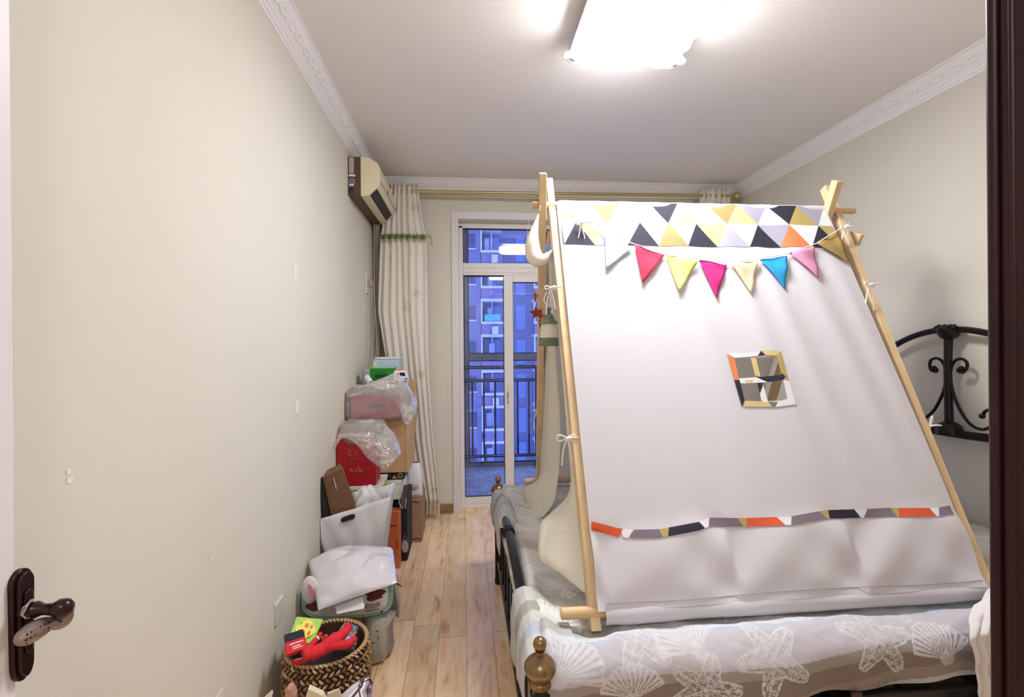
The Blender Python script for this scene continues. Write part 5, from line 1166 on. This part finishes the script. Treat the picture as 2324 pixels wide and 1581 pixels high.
tag(MB().add(q+[p+V(.0, .05, .004) for p in q], [(0, 3, 2, 1), (4, 5, 6, 7), (0, 1, 5, 4), (1, 2, 6, 5), (2, 3, 7, 6), (3, 0, 4, 7)]).build('white_packet', mat('packet_white', (238, 236, 240), .4), bevel=.002), 'small flat white packet sticking out under the shiny bag above the basket rim', 'packet')
cbm = mat('cloth_bag_grey', (190, 182, 168), .85, bump=.5, bscale=20, var=.08)
gbg = thing('cloth_bag', 'grey-beige cloth bag with black printed marks slumped on the floor right of the basket', 'bag', (-.36, 2.2, 0))
m = MB(); secs = []
for z, x0, x1, y0, y1 in ((.002, -.43, -.338, 2.09, 2.26), (.02, -.44, -.325, 2.075, 2.28), (.08, -.44, -.330, 2.08, 2.28), (.13, -.43, -.325, 2.09, 2.27), (.172, -.42, -.305, 2.11, 2.30)):
    secs.append([p+V(.006*math.sin(i*.9+z*50), .006*math.sin(i*1.3+z*30), 0) for i, p in enumerate(rsec(z, x0, x1, y0, y1, .7))])
loft(m, secs); m.build('body', cbm, gbg, ang=0)
MB().grid(lambda u, v: V(lerp(-.345, -.296, u)+.008*math.sin(v*5)+.02*v*(1-u)+.0*v, 2.19+.02*math.sin(u*4+v*3), lerp(.14, .35-.03*u, v)), lin_s(0, 1, 10), lin_s(0, 1, 14)).build('top_flap', cbm, gbg, ang=0, solid=.004)
m = MB(); 
for (px, py, w_, h_) in ((856, 1432, .010, .003), (858, 1447, .003, .012), (846, 1458, .012, .003), (866, 1388, .006, .008)): c = at(px, py, Y=2.066); m.rbox(c, (w_, .002, h_), (0, .3, 0))
m.build('black_print', M_ink, gbg, smooth=False)
MB().tube(smooth_pts([at(895, 1323, Y=2.15), at(905, 1326, Y=2.15), at(911, 1331, Y=2.14)]), [.003]+[.005]*7+[.0035]*3, 6, flat=.5).build('dark_handle', mat('handle_brown', (60, 38, 36), .7), gbg)
# ------------------------------------------------ basket
bk_c = V(-.513, 1.855, 0); BH = .243
bas = thing('woven_basket', 'round brown seagrass basket full of toys on the floor by the left wall', 'basket', bk_c)
M_sg = [mat('seagrass', (176, 136, 92), .7, var=.35, vscale=30), mat('seagrass_dark', (132, 88, 62), .75, var=.3, vscale=30), mat('seagrass_pale', (206, 178, 132), .7)]
M_in = mat('basket_inside', (86, 56, 44), .8, bump=.8, bscale=60)
def brad(z): return interp([(0, .108), (.03, .130), (.12, .148), (BH, .143)], z)
MB().lathe([(.08, .003), (.106, .004), (.126, .03), (.144, .12), (.139, BH), (.132, BH), (.136, .12), (.118, .034), (.10, .012), (.001, .012)], bk_c, 48).build('wall', M_in, bas)
rows = 13; m = MB()
rr = random.Random(11)
for r in range(rows):
    z = .008+r*(BH-.016)/(rows-1); R = brad(z)+.002; nst = 44; sgn = 1 if r % 2 else -1
    for k in range(nst):
        a0 = 2*PI*(k+.5*(r % 2))/nst+rr.uniform(-.01, .01); da = 2*PI/nst*.78
        pts = [bk_c+V(math.cos(a0+da*f)*(R+.004*math.sin((f+.5)*PI)), math.sin(a0+da*f)*(R+.004*math.sin((f+.5)*PI)), z+sgn*.0075*f*2) for f in (-.5, -.17, .17, .5)]
        m.tube(pts, [.002, .0052, .0052, .002], 5, mi=rr.choices([0, 1, 2], [5, 3, 2])[0], cap=False)
m.build('weave', M_sg, bas, ang=0)
m = MB()
for k in range(60):
    a0 = 2*PI*k/60
    if 5.7 < a0 < 6.02: pass
    for sgn in (1, -1):
        m.tube([bk_c+V(math.cos(a0+f*.09)*(.141+sgn*f*.009), math.sin(a0+f*.09)*(.141+sgn*f*.009), BH+.004+.003*math.cos(f*3)) for f in (-.8, -.3, .3, .8)], [.002, .005, .005, .002], 5, mi=2 if sgn > 0 else 0, cap=False)
m.build('rim_braid', M_sg, bas, ang=0)
MB().tube([bk_c+V(math.cos(a)*.137, math.sin(a)*.137, BH-.022+.02*math.sin((a+.75)/.5*PI)*0) for a in lin_s(-.75, -.25, 8)], .011, 8, flat=1.6).build('handle_gap', M_ink, bas)
# contents
ct_z = .165
fillm = MB().lathe([(.10, .03), (.128, ct_z), (.09, ct_z+.012), (.001, ct_z+.015)], bk_c, 30)
tag(fillm.build('dark_cloth', mat('dark_cloth', (44, 34, 42), .9, bump=.6, bscale=30)), 'dark cloth filling the bottom of the woven basket', 'cloth')
lg = thing('card_box', 'lime green card box with a yellow blob and orange shapes in the basket', 'box', at(695, 1440, Y=1.83))
GA, GB, GC, GD = at(673, 1398, Y=1.86), at(734, 1404, Y=1.88), at(708, 1462, Y=1.80), at(656, 1446, Y=1.77)
nn = (GB-GA).cross(GD-GA).normalized()
if nn.y > 0: nn = -nn
dp = -nn*.03
MB().add([GA, GB, GC, GD]+[p+dp for p in (GA, GB, GC, GD)], [(0, 3, 2, 1), (4, 5, 6, 7), (0, 1, 5, 4), (1, 2, 6, 5), (2, 3, 7, 6), (3, 0, 4, 7)]).build('body', M_lime, lg, bevel=.002)
def gp(u, v, o): return (GA.lerp(GB, u)).lerp(GD.lerp(GC, u), v)+nn*o
MB().prism([(.5+.36*math.cos(a)*(1+.08*math.cos(4*a)), .53+.40*math.sin(a)*(1+.08*math.cos(4*a))) for a in lin_s(0, 2*PI-.15, 30)], lambda p: gp(p[0], p[1], .0003), lambda p: gp(p[0], p[1], .0012)).build('yellow_patch', mat('patch_lemon', (244, 236, 90), .5), lg, smooth=False)
m = MB(); oc = [(math.cos(a), math.sin(a)) for a in lin_s(0, 2*PI-.4, 15)]
def shp(poly, cx, cy, s1_, s2_): m.prism(poly, lambda p: gp(cx+p[0]*s1_, cy+p[1]*s2_, .0012), lambda p: gp(cx+p[0]*s1_, cy+p[1]*s2_, .002))
sqr = [(-1, -1), (1, -1), (1, 1), (-1, 1)]; trp = [(0, -1), (1, 1), (-1, 1)]; stp = [((1 if i % 2 == 0 else .42)*math.sin(i*PI/5), -(1 if i % 2 == 0 else .42)*math.cos(i*PI/5)) for i in range(10)]
shp(oc, .29, .36, .075, .10); shp(sqr, .49, .36, .065, .085); shp(stp, .69, .37, .09, .11); shp(sqr, .30, .66, .06, .09); shp(trp, .49, .67, .08, .12); shp(oc, .69, .68, .06, .14)
m.build('orange_shapes', mat('shape_orange', (228, 110, 46), .5), lg, smooth=False)
M_nb = mat('navy_black', (22, 18, 34), .4); M_cr = mat('card_red', (214, 30, 40), .45); M_cw = mat('card_white', (236, 228, 230), .5)
def cardpack(A, B, C, D, label, split):
    A, B, C, D = [Vector(p) for p in (A, B, C, D)]
    t = thing('card_pack', label, 'card pack', (A+C)/2, 'card packs in the basket'); n_ = (B-A).cross(D-A).normalized()
    if n_.y > 0: n_ = -n_
    g_ = lambda u, v, o: A.lerp(B, u).lerp(D.lerp(C, u), v)+n_*o
    def slab(u0, u1, v0, v1, o0_, o1_, m_, nm): MB().add([g_(u, v, o) for o in (o0_, o1_) for (u, v) in ((u0, v0), (u1, v0), (u1, v1), (u0, v1))], [(0, 3, 2, 1), (4, 5, 6, 7), (0, 1, 5, 4), (1, 2, 6, 5), (2, 3, 7, 6), (3, 0, 4, 7)]).build(nm, m_, t, smooth=False)
    slab(0, 1, 0, split, -.016, 0, M_nb, 'navy_half'); slab(0, 1, split, 1, -.016, 0, M_cr, 'red_half')
    slab(.18, .88, split+.12*(1-split)*2, split+.32*(1-split), 0, .0008, M_cw, 'white_bar')
    slab(.3, .7, split+.52*(1-split), split+.60*(1-split), 0, .0008, M_cw, 'white_line'); slab(.3, .8, split+.70*(1-split), split+.76*(1-split), 0, .0008, M_cw, 'white_line')
cardpack(at(645, 1440, Y=1.76), at(688, 1427, Y=1.79), at(698, 1468, Y=1.73), at(651, 1485, Y=1.70), 'navy and red card pack with white bars at the left rim of the basket', .42)
cardpack(at(660, 1484, Y=1.735), at(694, 1470, Y=1.765), at(700, 1492, Y=1.72), at(664, 1500, Y=1.70), 'navy and red card pack lying below the other one in the basket', .8)
pl_ = thing('red_plush', 'red plush toy with long pointed arms lying across the basket', 'plush toy', at(735, 1470, Y=1.74))
M_pl = mat('red_plush_fabric', (220, 36, 48), .8, bump=.3, bscale=180)
MB().tube(smooth_pts([at(688, 1489, Y=1.70), at(712, 1481, Y=1.72), at(735, 1470, Y=1.74), at(760, 1452, Y=1.76), at(786, 1430, Y=1.79), at(791, 1411, Y=1.81)]), [.008]+[.016]*3+[.022]*7+[.024]*6+[.018]*3+[.013]*4+[.004]*2, 14).build('body', M_pl, pl_, ang=0)
MB().tube(smooth_pts([at(740, 1470, Y=1.735), at(765, 1465, Y=1.73), at(790, 1460, Y=1.73), at(803, 1450, Y=1.74), at(809, 1444, Y=1.745)]), [.012]*5+[.014]*5+[.011]*5+[.003]*2, 12).build('arm', M_pl, pl_, ang=0)
MB().tube(smooth_pts([at(690, 1485, Y=1.71), at(705, 1465, Y=1.74), at(720, 1448, Y=1.76), at(728, 1437, Y=1.78)]), [.014]*4+[.010]*4+[.0075]*5, 10).build('arm', M_pl, pl_, ang=0)
MB().tube([at(719, 1449, Y=1.756), at(722, 1446, Y=1.76)], .0088, 12).build('white_cuff', M_cw, pl_)
cx_ = thing('clear_box', 'clear plastic box of small beige and red pieces in the basket', 'box', at(790, 1430, Y=1.84))
q = [at(*p, Y=y) for p, y in (((782, 1408), 1.90), ((814, 1421), 1.90), ((800, 1458), 1.80), ((762, 1440), 1.80))]
MB().add(q+[p+V(0, .01, -.05) for p in q], [(0, 3, 2, 1), (4, 5, 6, 7), (0, 1, 5, 4), (1, 2, 6, 5), (2, 3, 7, 6), (3, 0, 4, 7)]).build('case', CLEARBOX, cx_, bevel=.003)
m = MB(); rr = random.Random(4); cc = (q[0]+q[2])/2+V(0, .008, -.026)
for i in range(50):
    u, v = rr.uniform(.12, .88), rr.uniform(.12, .88); p = q[0].lerp(q[1], u).lerp(q[3].lerp(q[2], u), v)+V(0, .008, -.015-rr.uniform(0, .022)); m.rbox(p, (.011, .007, .004), (rr.uniform(0, 3), rr.uniform(0, 3), rr.uniform(0, 3)), mi=0 if rr.random() < .6 else 1)
m.build('pieces', [mat('piece_beige', (214, 176, 120), .6), mat('piece_red', (214, 70, 60), .6)], cx_, smooth=False)['kind'] = 'stuff'
oc_ = at(736, 1446, Y=1.80)
tag(MB().rbox(oc_, (.022, .008, .01), (0, -.7, .2)).rbox(oc_+V(.006, 0, -.012), (.02, .008, .007), (0, -.7, .2)).rbox(oc_+V(-.004, .0, -.006), (.006, .007, .02), (0, -.7, .2)).build('orange_clip', mat('clip_orange', (232, 110, 66), .5), bevel=.001), 'small orange clip between the plush arm and the clear box in the basket', 'clip')
# patterned bag in front right of the basket
mpb = mat('geometric_print', (200, 196, 204), .8)
tc = N(mpb, 'ShaderNodeTexCoord'); mp2 = N(mpb, 'ShaderNodeMapping'); mp2.inputs['Rotation'].default_value = (0, math.radians(38), 0); mp2.inputs['Scale'].default_value = (11, 11, 11); L(mpb, tc.outputs['Object'], mp2.inputs[0])
sx = N(mpb, 'ShaderNodeSeparateXYZ'); L(mpb, mp2.outputs[0], sx.inputs[0])
fxx = MA(mpb, 'ABSOLUTE', MA(mpb, 'SUBTRACT', MA(mpb, 'FRACT', sx.outputs[0]), .5)); fzz = MA(mpb, 'ABSOLUTE', MA(mpb, 'SUBTRACT', MA(mpb, 'FRACT', sx.outputs[2]), .5))
md = MA(mpb, 'MAXIMUM', fxx, fzz); rp = N(mpb, 'ShaderNodeValToRGB'); rp.color_ramp.interpolation = 'CONSTANT'
E_ = rp.color_ramp.elements; E_[0].position = 0; E_[0].color = lin((110, 96, 108)); E_[1].position = .14; E_[1].color = lin((232, 226, 230))
for p_, c_ in ((.27, (110, 84, 96)), (.34, (170, 158, 168)), (.42, (236, 230, 234)), (.47, (96, 70, 82))): z_ = E_.new(p_); z_.color = lin(c_)
L(mpb, md, rp.inputs[0]); L(mpb, rp.outputs[0], mpb.node_tree.nodes['Principled BSDF'].inputs['Base Color'])
m = MB(); secs = []
for z, x0, x1, y0, y1 in ((.002, -.43, -.312, 1.50, 1.66), (.02, -.44, -.302, 1.49, 1.67), (.12, -.44, -.302, 1.49, 1.66), (.20, -.42, -.303, 1.50, 1.65), (.24, -.372, -.304, 1.55, 1.64), (.262, -.34, -.312, 1.58, 1.62)):
    secs.append([p+V(.004*math.sin(i*.8+z*40), .005*math.sin(i*1.1+z*20), 0) for i, p in enumerate(rsec(z, x0, x1, y0, y1, .6))])
loft(m, secs); tag(m.build('patterned_bag', mpb, ang=0), 'grey and white geometric patterned bag in front of the woven basket', 'bag')
# papers and small things at the lower edge of the view
def sheet_at(name, pts, label, m_, cat='paper', zf=.002, dy=.012):
    A = [at(px, py, Y=y) for px, py, y in pts]; B = [V(a.x+.0, a.y, 0) for a in A]
    mm = MB(); top_ = A; n_ = len(A); bot = [V(A[0].x, A[0].y, zf), V(A[-1].x, A[-1].y, zf)]
    poly = A+[bot[1], bot[0]]; mm.add(poly+[p+V(0, dy, 0) for p in poly], [tuple(range(n_+2))[::-1], tuple(range(n_+2, 2*n_+4))]+[(i, (i+1) % (n_+2), n_+2+(i+1) % (n_+2), n_+2+i) for i in range(n_+2)])
    return tag(mm.build(name, m_, smooth=False), label, cat)
M_cream = mat('cream_paper', (226, 212, 178), .7)
sheet_at('paper_folder', [(688, 1600, 1.50), (699, 1563, 1.50), (731, 1578, 1.50), (742, 1600, 1.50)], 'cream paper folder standing with one corner up below the basket', M_cream, 'folder', dy=.02)
sheet_at('cardboard_piece', [(742, 1600, 1.48), (742, 1575, 1.48), (768, 1566, 1.48), (780, 1600, 1.48)], 'pale cardboard piece beside the patterned bag', mat('pale_board', (206, 192, 172), .7), 'cardboard', dy=.01)
sheet_at('paper_sheet', [(592, 1600, 1.44), (600, 1582, 1.44), (616, 1567, 1.44), (619, 1571, 1.44), (612, 1600, 1.44)], 'white paper corner standing against the left wall below the basket', mat('white_paper', (236, 228, 216), .7), 'paper', dy=.004)
sheet_at('toy_block', [(649, 1600, 1.52), (646, 1568, 1.52), (652, 1563, 1.52), (660, 1565, 1.52), (668, 1582, 1.52), (667, 1600, 1.52)], 'rounded pinkish wooden piece standing in the shadow below the basket', mat('pink_wood', (196, 142, 122), .6), 'toy', dy=.03)
pa = [at(px, py, X=XL+.0035) for px, py in ((484, 1600), (487, 1586), (503, 1558), (506, 1560), (497, 1600))]
tag(MB().add(pa+[p+V(.002, 0, 0) for p in pa], [(0, 1, 2, 3, 4), (9, 8, 7, 6, 5)]+[(i, (i+1) % 5, 5+(i+1) % 5, 5+i) for i in range(5)]).build('white_tape_strip', mat('white_paper', (236, 228, 216), .7), smooth=False), 'white strip stuck to the left wall at the lower edge of the view', 'tape')
# random things on the floor near the basket are shaded by it
